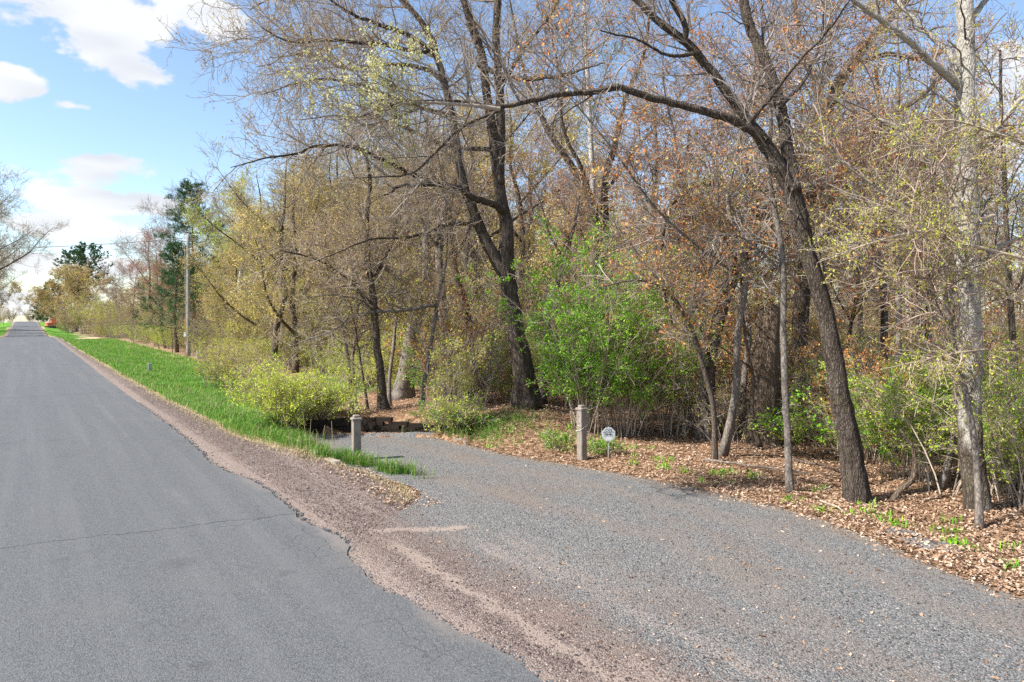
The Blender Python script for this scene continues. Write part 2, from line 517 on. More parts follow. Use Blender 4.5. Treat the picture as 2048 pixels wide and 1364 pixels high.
def gravel_mat(name, driveway):
    m, t = new_mat(name)
    co = obj_co(t)                              # local x across the road, y along it
    u, v, _ = t.xyz(co)
    v1 = t.n('ShaderNodeTexVoronoi', {'Vector': co, 'Scale': 62.0 if driveway else 52.0})
    v2 = t.n('ShaderNodeTexVoronoi', {'Vector': co, 'Scale': 130.0})
    s1 = t.n('ShaderNodeSeparateColor', {0: v1.outputs['Color']}).outputs
    s2 = t.n('ShaderNodeSeparateColor', {0: v2.outputs['Color']}).outputs
    n = t.noise(co, 2.2, 5, .65)
    nf = t.noise(co, 160, 3, .7)
    grey = t.ramp(t.m('ADD', t.m('MULTIPLY', s1[0], .55), t.m('MULTIPLY', s2[0], .45)), [(.12, (.052, .053, .054)), (.4, (.126, .128, .128)), (.68, (.194, .193, .190)), (.9, (.31, .30, .28))])
    red = t.ramp(t.m('ADD', t.m('MULTIPLY', s1[1], .55), t.m('MULTIPLY', s2[1], .45)), [(.12, (.055, .041, .037)), (.4, (.140, .105, .092)), (.68, (.230, .178, .155)), (.9, (.37, .31, .27))])
    tan = t.ramp(nf, [(.25, (.25, .190, .156)), (.75, (.385, .31, .262))])
    streak = t.noise(t.map(co, (1.15, .16, 1)), 1.6, 4, .6)
    lane = t.noise(t.map(co, (3.0, .35, 1), loc=(2, 5, 0)), 1.0, 4, .6)
    if driveway:
        # grey stone away from the road, red stone and sand towards its edge
        g = t.smooth(t.m('ADD', t.m('SUBTRACT', u, 3.0), t.m('MULTIPLY', t.m('SUBTRACT', n, .5), 1.6)), .55, 1.55)
        c = t.mix(t.m('MULTIPLY', t.smooth(s2[2], .86, .95), .8), grey, red)
        c = t.mix(g, red, c)
        sand = t.m('MULTIPLY', t.m('MULTIPLY', t.smooth(streak, .46, .66), .75), t.m('MULTIPLY', t.smooth(u, 5.6, 3.9), t.smooth(v, 9.5, 6.5)))
        brown = t.m('MULTIPLY', t.smooth(t.noise(t.map(co, (1.0, .45, 1), loc=(9, 2, 0)), 1.1, 4, .6), .48, .70), .38)
        c = t.mix(brown, c, t.ramp(nf, [(.2, (.135, .095, .072)), (.8, (.25, .185, .145))]))
        ed = t.n('ShaderNodeAttribute', attribute_name='edge_dist').outputs['Fac']
        edn = t.m('ADD', ed, t.m('MULTIPLY', t.m('SUBTRACT', n, .5), .7))
        rut = t.m('MAXIMUM', t.smooth(t.m('ABSOLUTE', t.m('SUBTRACT', edn, .95)), .36, .06), t.smooth(t.m('ABSOLUTE', t.m('SUBTRACT', edn, 2.35)), .36, .06))
        c = t.mix(t.m('MULTIPLY', rut, .34), c, t.ramp(nf, [(.2, (.15, .118, .096)), (.8, (.27, .22, .18))]))
        c = t.mix(t.m('MULTIPLY', t.smooth(edn, .45, .05), .45), c, t.ramp(nf, [(.2, (.13, .10, .075)), (.8, (.30, .24, .18))]))
        wv = t.m('MULTIPLY', t.m('SUBTRACT', n, .5), .5)
        ridge = t.smooth(t.m('ABSOLUTE', t.m('SUBTRACT', t.m('ADD', u, wv), 3.45)), .19, .03)
        cross = t.m('MULTIPLY', t.smooth(t.m('ABSOLUTE', t.m('SUBTRACT', t.m('ADD', t.m('ADD', v, wv), t.m('MULTIPLY', u, .3)), 8.87)), .20, .03), t.m('MULTIPLY', t.smooth(u, 4.9, 4.5), t.smooth(u, 3.2, 3.6)))
        sand = t.m('MAXIMUM', sand, t.m('MULTIPLY', t.m('MAXIMUM', t.m('MULTIPLY', ridge, t.smooth(v, 8.0, 6.8)), cross), .80))
        fringe = t.smooth(t.m('ADD', u, wv), 3.12, 2.95)
        sand = t.m('MAXIMUM', sand, t.m('MULTIPLY', fringe, .5))
    else:
        c = red
        dark = t.smooth(lane, .45, .62)
        c = t.mix(t.m('MULTIPLY', dark, .35), c, t.ramp(s2[0], [(.1, (.045, .032, .028)), (.8, (.155, .110, .094))]))
        edge = t.smooth(t.m('ADD', u, t.m('MULTIPLY', t.m('SUBTRACT', n, .5), .9)), 3.42, 3.0)
        sand = t.m('MAXIMUM', t.m('MULTIPLY', edge, .5), t.m('MULTIPLY', t.smooth(streak, .56, .7), .5))
    sand = t.m('MULTIPLY', sand, t.smooth(t.m('ADD', s1[2], t.m('MULTIPLY', sand, .9)), .45, 1.0))
    c = t.mix(sand, c, tan)
    h = t.m('SUBTRACT', 1.0, t.m('MULTIPLY', v1.outputs['Distance'], 1.2))
    h = t.m('ADD', t.m('MULTIPLY', h, t.m('SUBTRACT', 1.0, t.m('MULTIPLY', sand, .75))), t.m('MULTIPLY', nf, .25))
    finish(t, c, .92, h, .8, .014, .2)
    return m


M['driveway'] = gravel_mat('driveway_gravel', True)
M['shoulder'] = gravel_mat('shoulder_gravel', False)

m, t = new_mat('asphalt')
co = obj_co(t)
u, v, _ = t.xyz(co)
v1 = t.n('ShaderNodeTexVoronoi', {'Vector': co, 'Scale': 110.0})
s1 = t.n('ShaderNodeSeparateColor', {0: v1.outputs['Color']}).outputs
n1, n2 = t.noise(co, 70, 4, .75), t.noise(co, .9, 5, .6)
trk = t.noise(t.map(co, (1.6, .05, 1)), 1.5, 4, .6)
c = t.ramp(t.m('ADD', t.m('MULTIPLY', s1[0], .5), t.m('MULTIPLY', n1, .5)), [(.2, (.050, .052, .054)), (.5, (.097, .100, .104)), (.72, (.136, .139, .143)), (.95, (.25, .245, .24))])
c = t.mix(t.m('MULTIPLY', t.smooth(trk, .42, .68), .42), c, (.135, .137, .140))
c = t.mix(t.m('MULTIPLY', t.smooth(n2, .58, .75), .35), c, (.050, .052, .055))
c = t.mix(t.m('MULTIPLY', t.smooth(t.noise(t.map(co, loc=(7, 3, 0)), .55, 4), .56, .74), .25), c, (.145, .138, .130))
# sand blown over the broken edge
sand = t.smooth(t.m('ADD', u, t.m('MULTIPLY', t.m('SUBTRACT', t.noise(t.map(co, (1, .5, 1)), 1.3, 5, .6), .5), 1.3)), 2.74, 3.10)
c = t.mix(t.m('MULTIPLY', sand, .45), c, (.25, .20, .17))
# thin pale scuffs that run with the traffic
for k, (u0, a) in enumerate(((1.55, .08),)):
    dd = t.m('ABSOLUTE', t.m('SUBTRACT', u, t.m('ADD', u0, t.m('MULTIPLY', t.noise(t.map(co, (.2, .2, 1), loc=(k, 0, 0)), 1.1, 2), .5))))
    c = t.mix(t.m('MULTIPLY', t.m('MULTIPLY', t.smooth(dd, .09, .0), t.smooth(t.noise(t.map(co, (1, .6, 1), loc=(k * 3, 0, 0)), 2.0, 4), .42, .6)), a), c, (.26, .255, .245))
# cracks across and along
crk = None
for k, (v0, sl, wd, u0, u1) in enumerate(((9.45, -.17, .008, -4, 3.0), (8.8, .05, .005, 1.7, 3.0), (27.6, .0, .018, -4, 3.2), (46.0, .0, .03, -4, 3.2))):
    wob = t.m('ADD', t.m('MULTIPLY', t.m('SUBTRACT', t.noise(t.map(co, (1, .05, 1), loc=(k * 5, 0, 0)), 1.6, 5, .6), .5), .55), t.m('MULTIPLY', t.m('SUBTRACT', t.noise(co, 9, 2), .5), .08))
    dd = t.m('ABSOLUTE', t.m('SUBTRACT', v, t.m('ADD', t.m('ADD', v0, wob), t.m('MULTIPLY', u, sl))))
    q = t.m('MULTIPLY', t.smooth(dd, wd * 1.6, wd * .5), t.m('MULTIPLY', t.smooth(u, u0, u0 + .4), t.smooth(u, u1, u1 - .3)))
    crk = q if crk is None else t.m('MAXIMUM', crk, q)
crk = t.m('MULTIPLY', crk, t.smooth(t.noise(t.map(co, loc=(4, 4, 0)), 3.0, 3), .33, .45))
vc = t.n('ShaderNodeTexVoronoi', {'Vector': t.n('ShaderNodeVectorMath', {0: co, 1: t.n('ShaderNodeVectorMath', {0: t.n('ShaderNodeTexNoise', {'Vector': co, 'Scale': 5.0}).outputs[1], 1: (.22, .22, 0)}, operation='MULTIPLY').outputs[0]}, operation='ADD').outputs[0], 'Scale': 2.6}, feature='DISTANCE_TO_EDGE').outputs[0]
web = t.m('MULTIPLY', t.smooth(vc, .022, .006), t.m('MULTIPLY', t.smooth(t.m('ADD', u, t.m('MULTIPLY', t.m('SUBTRACT', n2, .5), 2.0)), 2.0, 2.6), t.smooth(t.noise(t.map(co, (1, .5, 1), loc=(2, 8, 0)), 1.2, 3), .47, .56)))
crk = t.m('MAXIMUM', crk, t.m('MULTIPLY', web, .38))
c = t.mix(t.m('MULTIPLY', crk, .8), c, (.025, .025, .026))
# oil spots
for k, (ux, vx, r) in enumerate(((1.0, 5.39, .13), (1.27, 7.82, .26), (2.1, 6.9, .12))):
    dd = t.m('SQRT', t.m('ADD', t.m('POWER', t.m('ABSOLUTE', t.m('SUBTRACT', u, ux)), 2.0), t.m('POWER', t.m('ABSOLUTE', t.m('SUBTRACT', v, vx)), 2.0)))
    c = t.mix(t.m('MULTIPLY', t.smooth(t.m('ADD', dd, t.m('MULTIPLY', t.m('SUBTRACT', t.noise(co, 8, 4), .5), .16)), r, r * .2), .25), c, (.035, .035, .037))
h = t.m('SUBTRACT', t.m('ADD', t.m('MULTIPLY', v1.outputs['Distance'], -.8), t.m('MULTIPLY', n1, .6)), t.m('MULTIPLY', crk, 2.0))
finish(t, c, .85, h, .7, .006, .3)
M['asphalt'] = m

M['sand_drive'] = flat_mat('sand_drive', (.46, .33, .20), .25, 3.0)
M['stone'] = leaf_mat('stone', [(0, (.034, .036, .039)), (.35, (.095, .098, .102)), (.65, (.165, .166, .166)), (.84, (.20, .15, .125)), (.97, (.25, .22, .195)), (1, (.36, .34, .32))], 0.0, .85)
M['crumb'] = leaf_mat('crumb', [(0, (.03, .031, .033)), (.6, (.085, .088, .092)), (1, (.15, .153, .157))], 0.0, .85)
M['stone_red'] = leaf_mat('stone_red', [(0, (.04, .031, .029)), (.35, (.105, .075, .066)), (.65, (.18, .135, .117)), (.9, (.25, .20, .17)), (1, (.36, .31, .275))], 0.0, .85)


def wood_mat(name, a, b, cc, scale=1.0):
    m, t = new_mat(name)
    co = obj_co(t)
    g = t.noise(t.map(co, (60 * scale, 60 * scale, 2.6)), 1.0, 5, .7, .6)
    n = t.noise(co, 5, 4)
    crack = t.smooth(t.noise(t.map(co, (38 * scale, 38 * scale, 1.1), loc=(3, 1, 0)), 1.0, 2), .68, .76)
    c = t.ramp(t.m('ADD', t.m('MULTIPLY', g, .7), t.m('MULTIPLY', n, .3)), [(.3, a), (.5, b), (.72, cc)])
    c = t.mix(t.m('MULTIPLY', crack, .75), c, tuple(.35 * x for x in a))
    finish(t, c, .9, t.m('SUBTRACT', g, crack), .7, .008, .15)
    return m


M['post_wood'] = wood_mat('post_wood', (.12, .097, .078), (.23, .197, .165), (.36, .32, .28))
M['pole_wood'] = wood_mat('pole_wood', (.17, .155, .14), (.28, .26, .24), (.42, .40, .375), .5)
M['timber'] = wood_mat('timber', (.009, .006, .005), (.020, .014, .011), (.048, .034, .026), .6)
M['concrete'] = flat_mat('concrete', (.33, .29, .24), .25, 22)
M['metal_grey'] = flat_mat('metal_grey', (.36, .38, .38), .12, 20, .5)
M['metal_dark'] = flat_mat('metal_dark', (.08, .085, .085), .2, 20, .5)
M['white_plastic'] = flat_mat('white_plastic', (.66, .68, .68), .06, 14, .45, bump=.03)
M['sign_white'] = flat_mat('sign_white', (.78, .80, .80), .04, 12, .4, bump=.02)
M['sign_dark'] = flat_mat('sign_dark', (.035, .07, .075), .1, 12, .5, bump=.02)
M['sign_grey'] = flat_mat('sign_grey', (.25, .30, .31), .1, 12, .5, bump=.02)
M['sign_red'] = flat_mat('sign_red', (.35, .12, .14), .1, 12, .5, bump=.02)
M['orange'] = flat_mat('orange', (.72, .22, .025), .15, 12, .5)
M['red_reflector'] = flat_mat('red_reflector', (.50, .06, .03), .2, 25, .35)
M['machine_orange'] = flat_mat('machine_orange', (.78, .16, .08), .15, 3, .5)
M['rope'] = flat_mat('rope', (.55, .50, .42), .2, 60, .9)
M['wire'] = flat_mat('wire', (.10, .105, .11), .1, 10, .6)
M['slab'] = flat_mat('slab', (.13, .132, .135), .25, 14)

# ------------------------------------------------------------------ terrain
_PV = np.arange(-300.0, 1500.0, 1.0)
_PZ = np.interp(_PV, [-300, 0, 40, 75, 108, 130, 157, 200, 250, 296, 330, 420, 600, 1500], [0, 0, .04, .16, .40, -.20, -.45, .15, 1.1, 2.05, 2.0, -1.5, -6, -20])
_PZ = np.convolve(np.pad(_PZ, 8, mode='edge'), np.ones(17) / 17, 'valid')

DRIVE_R = [(14, -6), (10.2, .5), (7.4, 3.6), (4.93, 6.57), (4.08, 9.34), (1.87, 11.83), (-.24, 13.65), (-1.85, 15.6)]
DRIVE_L = [R2W(2.5, -14), R2W(2.55, -6), R2W(2.55, 0), R2W(2.55, 4), R2W(2.7, 7.0), (-1.43, 10.5), (-2.85, 11.85), (-3.95, 13.6), (-5.05, 15.75)]
DRIVE_POLY = DRIVE_R + DRIVE_L[::-1]
WALL = [(-5.35, 16.05), (-4.0, 16.1), (-1.75, 15.72)]
WOODS_EDGE = [(16, -6), (11.5, .8), (8.3, 4.0), (5.9, 7.2), (5.0, 9.6), (2.5, 12.6), (.35, 14.6), (-1.2, 16.4), (-5.4, 16.9), (-7.6, 19.8), R2W(9.6, 32), R2W(10.0, 60), R2W(9.5, 420)]
OPEN_POLY = WOODS_EDGE + [R2W(-9.5, 420), R2W(-9.5, -20), (14, -20)]


def shoulder_edge(v):
    return np.interp(v, [-50, 4, 7.2, 8.8, 10.5, 13, 17, 24, 36, 100, 400], [3.4, 3.4, 3.9, 4.55, 4.75, 4.30, 3.85, 3.65, 3.6, 3.5, 3.5])


def H(x, y, sheet=False):
    """height of the land; sheet=True leaves out the sinking under the road and drive"""
    x, y = np.asarray(x, float), np.asarray(y, float)
    u, v = W2R(x, y)
    z = np.interp(v, _PV, _PZ)
    au = np.abs(u)
    near = sstep(v, 15, 23) * (u > 0) + (u <= 0)
    e = np.where(u > 0, shoulder_edge(v), 3.6)
    # shoulder falls a little, grass bank, ditch, woods floor
    g = -.06 * sstep(au, 2.9, e + .3)
    g = g - near * (.42 * sstep(au, e + .6, e + 2.6) - .25 * sstep(au, 8.2, 12.0))
    g = g - .04 * (1 - near) * sstep(u, 2.9, 5.0)
    far = sstep(np.hypot(x, y), 5, 9)
    dd = poly_dist(x, y, DRIVE_R)
    ind = in_poly(x, y, DRIVE_POLY)
    woods = ~in_poly(x, y, OPEN_POLY)
    out = np.where(ind, 0.0, 1.0)
    # grass bank beside the drive
    bank = (u > 3.2) & ~ind & (x < -1) & (y < 18)
    g = g + np.where(bank, .10 * sstep(u, 3.9, 4.4) * sstep(v, 8.5, 11.0) * (1 - sstep(v, 20, 26)), 0)
    # mound round the twin-stemmed tree, litter ground held by the timber wall
    g = g + out * .55 * np.exp(-(((x - .35) / 1.7) ** 2 + ((y - 17.2) / 2.0) ** 2)) * sstep(dd, .0, 1.3)
    behind = (y > 15.9) & (x > -6.2) & (x < -.9) & ~ind
    wd = poly_dist(x, y, WALL)
    g = g + np.where(behind, .33 * sstep(wd, .04, .26) * sstep(x, -6.2, -5.2) * (1 - .8 * sstep(x, -1.9, -1.0)) * (1 - .6 * sstep(y, 17, 24)), 0)
    g = g + np.where((u > 9) | (x > -2), .5 * sstep(y, 22, 60) * sstep(u, 10, 24), 0)
    rough = sstep(au, e + .1, e + 1.2) * out * sstep(dd, .05, .9)
    g = g + rough * (.10 * fbm(x * .45, y * .45, 3) + .035 * fbm(x * 2.3, y * 2.3, 2))
    z = z + g
    if not sheet:
        sink = np.where(au < e - .15, .06 + .0012 * np.maximum(v, 0), 0)
        din = ind & (poly_dist(x, y, DRIVE_POLY + DRIVE_POLY[:1]) > .18)
        z = z - np.maximum(sink, np.where(din, .06, 0))
    return z


def h1(x, y):
    return float(H(np.array([x]), np.array([y]))[0])


def GT(px, py):
    """where the sight line of a photograph pixel meets the land"""
    Ys = np.concatenate([np.arange(3, 40, .05), np.arange(40, 320, .4)])
    pts = np.stack([P(px, py, Y) for Y in Ys])
    d = pts[:, 2] - H(pts[:, 0], pts[:, 1])
    k = np.argmax(d < 0) if (d < 0).any() else len(Ys) - 1
    p = pts[k]
    return np.array([p[0], p[1], h1(p[0], p[1])])


ang = np.concatenate([np.linspace(-46, 46, 250), np.linspace(46, 314, 66)[1:-1]])
ang = np.radians(ang)
rr = np.concatenate([np.linspace(.4, 4, 14)[:-1], 4 * 1.0115 ** np.arange(0, 205), 4 * 1.0115 ** 204 * 1.042 ** np.arange(1, 90)])
A, RR = np.meshgrid(ang, rr)
gx, gy = (RR * np.sin(A)).ravel(), (RR * np.cos(A)).ravel()
gz = H(gx, gy)
nr, na = len(rr), len(ang)
ii = np.arange(nr - 1)[:, None] * na
jj = np.arange(na)[None, :]
q = np.stack([ii + jj, ii + (jj + 1) % na, ii + na + (jj + 1) % na, ii + na + jj], -1).reshape(-1, 4)
gv = np.vstack([np.stack([gx, gy, gz], 1), [[0, 0, h1(0, 0)]]])
tri = np.stack([np.full(na, len(gv) - 1), (np.arange(na) + 1) % na, np.arange(na)], 1)
me = make_mesh('ground', gv, [q[:, ::-1], tri[:, ::-1]])


def zone_grass(x, y):
    u, v = W2R(x, y)
    woods = ~in_poly(x, y, OPEN_POLY)
    ind = in_poly(x, y, DRIVE_POLY)
    roadside = (~woods) & ~((x > -5.5) & (y > 15.4) & (u > 4.9)) & (np.abs(u) > 3.3) & ((x < -1.2) | (u < 0)) & ~((x > -2.3) & (u > 4.75))
    g = np.where(roadside, 1.0, 0.0)
    # fresh grass under the trees
    pool = np.exp(-(((x + 4.4) / 3.5) ** 2 + ((y - 31) / 4.0) ** 2)) + np.exp(-(((x + 9.5) / 3.0) ** 2 + ((y - 28) / 6) ** 2))
    g = np.maximum(g, np.where(woods, 1.1 * pool, 0))
    g = np.where(woods & (y > 40), .45, g)
    return np.where(ind, 0, g)


zg = zone_grass(gv[:, 0], gv[:, 1])
uu, vv_ = W2R(gv[:, 0], gv[:, 1])
zd = np.where(uu > 0, np.exp(-((uu - shoulder_edge(vv_)) / .28) ** 2) + .6 * sstep(uu, 7.2, 9.0), np.exp(-((np.abs(uu) - 3.6) / .3) ** 2) * .9)
for nm, arr in (('grass', zg), ('dry', zd)):
    at = me.attributes.new(nm, 'FLOAT', 'POINT')
    at.data.foreach_set('value', arr.astype(np.float32))
ground = link('ground', me, M['ground'])
ground['kind'] = 'structure'


def strip(name, left, right, nu, mat, dz, z0=None, skirt=0.0):
    """sheet between two edges given in road coordinates (n,2); object turned so local x/y are across/along the road"""
    n = len(left)
    s = np.linspace(0, 1, nu)[None, :, None]
    p = left[:, None, :] * (1 - s) + right[:, None, :] * s
    x, y = R2W(p[..., 0], p[..., 1])
    z = (H(x, y, True) if z0 is None else z0(p[..., 0], p[..., 1])) + dz
    v = np.concatenate([p, z[..., None]], -1)
    if skirt:
        lo = v[:, -1:].copy()
        lo[..., 2] -= skirt
        lo[..., 0] += .006
        v = np.concatenate([v, lo], 1)
        nu += 1
    i = np.arange(n - 1)[:, None] * nu
    j = np.arange(nu - 1)[None, :]
    q = np.stack([i + j, i + j + 1, i + nu + j + 1, i + nu + j], -1).reshape(-1, 4)
    o = link(name, make_mesh(name, v.reshape(-1, 3), [q], not skirt), mat, rot=(0, 0, RA))
    o['kind'] = 'structure'
    return o


# road: broken right edge, a lip of a few centimetres over the gravel
vr = np.concatenate([np.arange(-14, 2, .25), np.arange(2, 16, .035), np.arange(16, 40, .2), np.arange(40, 420, 2.0)])
near = 1 - sstep(vr, 14, 34)
edge = np.interp(vr, [-14, 3.87, 4.16, 4.53, 4.89, 5.28, 5.7, 5.92, 6.17, 6.63, 7.04, 7.3, 7.61, 8.15, 8.74, 9.44, 10.3, 11.2, 11.8, 12.4, 13.4, 14.1, 15.5, 21, 34, 54, 110, 420],
                 [2.95, 2.95, 2.96, 2.93, 2.86, 2.82, 2.80, 2.74, 2.70, 2.77, 2.80, 2.93, 2.98, 2.90, 2.84, 2.89, 2.93, 2.90, 2.78, 2.68, 2.66, 2.70, 2.76, 2.78, 2.80, 2.88, 2.95, 2.95])
edge = edge + near * (.035 * fbm(vr * 3.1, vr * 0 + 9, 3) + .030 * fbm(vr * 11, vr * 0 + 2, 3))
zroad = lambda u, v: np.interp(v, _PV, _PZ) - .008 * (np.abs(u) / 3) ** 2
strip('road', np.stack([np.full(len(vr), -2.95) + .06 * fbm(vr * .5, vr * 0, 2), vr], 1), np.stack([edge, vr], 1), 24, M['asphalt'], .036, zroad, .09)
# gravel shoulders
vs = np.concatenate([np.arange(2.5, 40, .15), np.arange(40, 420, 2.0)])
strip('road_shoulder', np.stack([np.full(len(vs), 2.45), vs], 1), np.stack([shoulder_edge(vs) + .16 * fbm(vs * .9, vs * 0 + 1, 3), vs], 1), 16, M['shoulder'], .004)
strip('road_shoulder', np.stack([np.full(len(vs), -3.6), vs], 1), np.stack([np.full(len(vs), -2.7), vs], 1), 6, M['shoulder'], .004)
# drive
nd = 260
dl = resample([W2R(*p) for p in DRIVE_L], nd)
dr = resample([W2R(*p) for p in DRIVE_R], nd)
dr[:, 0] += .10 * fbm(np.arange(nd) * .13, np.arange(nd) * 0., 3)
drive = strip('driveway', dl, dr, 70, M['driveway'], .013)
dco = np.zeros(len(drive.data.vertices) * 3, np.float32)
drive.data.vertices.foreach_get('co', dco)
dco = dco.reshape(-1, 3)
at = drive.data.attributes.new('edge_dist', 'FLOAT', 'POINT')
at.data.foreach_set('value', poly_dist(*R2W(dco[:, 0], dco[:, 1]), DRIVE_R).astype(np.float32))
# sandy side track far along the road
sv = np.linspace(138, 152, 12)
strip('sandy_track', np.stack([np.full(12, 3.3), sv], 1), np.stack([np.full(12, 11.0), sv + 3], 1), 10, M['sand_drive'], .03)

# ------------------------------------------------------------------ trees
def bark_shape(rng, N, K, S, ridge=.07, flare=.0, tz=None):
    th = np.linspace(0, 2 * math.pi, S, endpoint=False)
    out = np.ones((N, K, S))
    k = np.arange(K)[None, :, None]
    for f, a in ((2, .05), (3, .04), (7, ridge * .6), (11, ridge * .5)):
        ph = rng.uniform(0, 6.28, (N, 1, 1)) + np.cumsum(rng.normal(0, .25 if f > 5 else .12, (N, K, 1)), 1)
        out += a * np.sin(f * th[None, None, :] + ph)
    out += rng.normal(0, ridge * .25, (N, K, S))
    if flare:
        h = np.linspace(0, 1, K)[None, :, None]
        fl = np.exp(-h / .045)
        ph = rng.uniform(0, 6.28)
        out[:1] += (flare * fl * (1 + .55 * np.sin(4 * th + ph)[None, None, :] + .3 * np.sin(7 * th + ph * 2)[None, None, :]))
    return out


def tree(name, label, cat, limbs, base, bark, twig, leaf, rng, spec, group=None, flare=.35, S=14, K=44, loc=None):
    """limbs: list of (k,4) arrays x,y,z,r in world space, the trunk first.
    spec: n1,l1 boughs; n2,l2 branches; n3,l3 twigs; leaves, size"""
    root = empty(name, label, cat, base if loc is None else loc, group=group)
    L = np.stack([resample(l, K) for l in limbs])
    pts, rad = L[..., :3] - np.asarray(base)[None, None, :], L[..., 3]
    N = len(limbs)
    wob = np.cumsum(rng.normal(0, spec.get('wob', .012), (N, K, 3)), 1) * np.minimum(np.arange(K), 6)[None, :, None] / 6
    wob -= np.linspace(0, 1, K)[None, :, None] * wob[:, -1:]
    pts = pts + wob * np.minimum(rad[:, :1, None] / .12, .9)
    g = Geo()
    v, f = tubes(pts[:1], rad[:1], S, True, bark_shape(rng, 1, K, S, spec.get('ridge', .07), flare))
    g.add(v, f)
    if N > 1:
        g.add(*tubes(pts[1:], rad[1:], max(6, S - 5), True, bark_shape(rng, N - 1, K, max(6, S - 5), .05)))
    tr = link('trunk', g.mesh('trunk'), bark, root)
    g = Geo()
    s = spec
    lp, lr = pts, rad
    if s.get('skip_trunk'):
        lp, lr = pts[1:], rad[1:]
    p1, r1 = grow(rng, lp, lr, s['n1'], s.get('t0', .3), 1.0, s['l1'], s.get('a1', .9), 9, s.get('w1', .16), s.get('up1', .05), .42, .008, s.get('r1max', .05), tfall=s.get('tf', .45), flat=s.get('flat', 0))
    g.add(*tubes(p1, r1, 5))
    p2, r2 = grow(rng, np.concatenate([p1, resample_stack(lp, 9)[s.get('lim0', 1):]]) if N > 1 else p1, np.concatenate([r1, resample_stack(lr[..., None], 9)[s.get('lim0', 1):, :, 0]]) if N > 1 else r1,
                  s['n2'], .15, 1.0, s['l2'], .85, 6, .17, s.get('up2', .04), .5, .0045, .022)
    g.add(*tubes(p2, r2, 4))
    p3, r3 = grow(rng, p2, r2, s['n3'], .1, 1.0, s['l3'], .8, 4, .2, s.get('up3', .05), .6, s.get('rt', .0032), .008, tfall=.3)
    g.add(*tubes(p3, r3, 3))
    src = p3
    if s.get('n4'):
        p4, r4 = grow(rng, p3, r3, s['n4'], .1, 1.0, s['l4'], .8, 3, .2, .03, .7, s.get('rt', .0032) * .8, .005, tfall=.3)
        g.add(*tubes(p4, r4, 3))
        src = p4
    cr = link('crown', g.mesh('crown'), twig, root)
    for i, lf in enumerate(leaf if isinstance(leaf, list) else [leaf]):
        if lf is None:
            continue
        mt, n, size, per, droop, asp = lf
        v, f = leaves_on(rng, src, n, size, .3, size * .6, droop, asp, per)
        link('leaves', make_mesh('leaves', v, f, False), M[mt], cr)
    return root


def resample_stack(a, n):
    k = np.linspace(0, a.shape[1] - 1, n)
    i = np.minimum(k.astype(int), a.shape[1] - 2)
    w_ = (k - i)[None, :, None]
    return a[:, i] * (1 - w_) + a[:, i + 1] * w_


def limb(rows, Y0, dY=0.0):
    """rows (px, py, width in px[, extra depth]) -> x,y,z,r"""
    out = []
    n = len(rows)
    for k, r in enumerate(rows):
        Y = Y0 + dY * k / max(1, n - 1) + (r[3] if len(r) > 3 else 0)
        p = P(r[0], r[1], Y)
        out.append([*p, r[2] / 2 / F * Y])
    return np.array(out)


def ground_limb(l):
    """run the foot of a trunk into the land"""
    z = h1(l[0, 0], l[0, 1]) - .06
    l[0, 2] = z
    return l, np.array([l[0, 0], l[0, 1], z])


def proto_limbs(rng, h, r, lean=.04, nl=3, start=.35, spread=.45, crook=.03):
    """trunk with forked limbs, straight up from the origin"""
    k = 9
    s = np.linspace(0, 1, k)
    d = rng.normal(0, lean, 2)
    w_ = np.cumsum(rng.normal(0, crook, (k, 2)), 0) * h * .35
    w_ -= w_[0]
    tr = np.stack([d[0] * h * s + w_[:, 0], d[1] * h * s + w_[:, 1], h * s, r * (1 - .9 * s ** 1.1)], 1)
    out = [tr]
    for i in range(nl):
        t0 = start + (.85 - start) * (i + rng.uniform(0, .7)) / nl
        f = t0 * (k - 1)
        j = int(f)
        b = tr[j] + (tr[j + 1] - tr[j]) * (f - j)
        az = i * 2.4 + rng.uniform(0, 1)
        ln = h * (1 - t0) * rng.uniform(.75, 1.05)
        st = []
        el = rng.uniform(.45, .8)
        p = b[:3].copy()
        for q in range(6):
            st.append([*p, b[3] * .62 * (1 - q / 6.2)])
            dr_ = np.array([math.cos(az) * math.cos(el), math.sin(az) * math.cos(el), math.sin(el)])
            p = p + dr_ * ln / 5
            el = min(1.35, el + rng.uniform(-.05, .2) * (1.2 - spread))
            az += rng.normal(0, .18)
        out.append(np.array(st))
    return out


ZERO = np.zeros(3)
R_ = np.random.default_rng


def hero(name, label, limbs, Y, bark, twig, leaf, spec, seed, cat='tree', group=None, **kw):
    ls = []
    ws = spec.get('ws', 1.0)
    for l in limbs:
        dY = 0.0
        if isinstance(l, tuple):
            l, dY = l
        q_ = limb(l, Y, dY)
        q_[:, 3] *= ws
        ls.append(q_)
    ls[0], base = ground_limb(ls[0])
    return tree(name, label, cat, ls, base, M[bark], M[twig], leaf, R_(seed), spec, group, **kw)


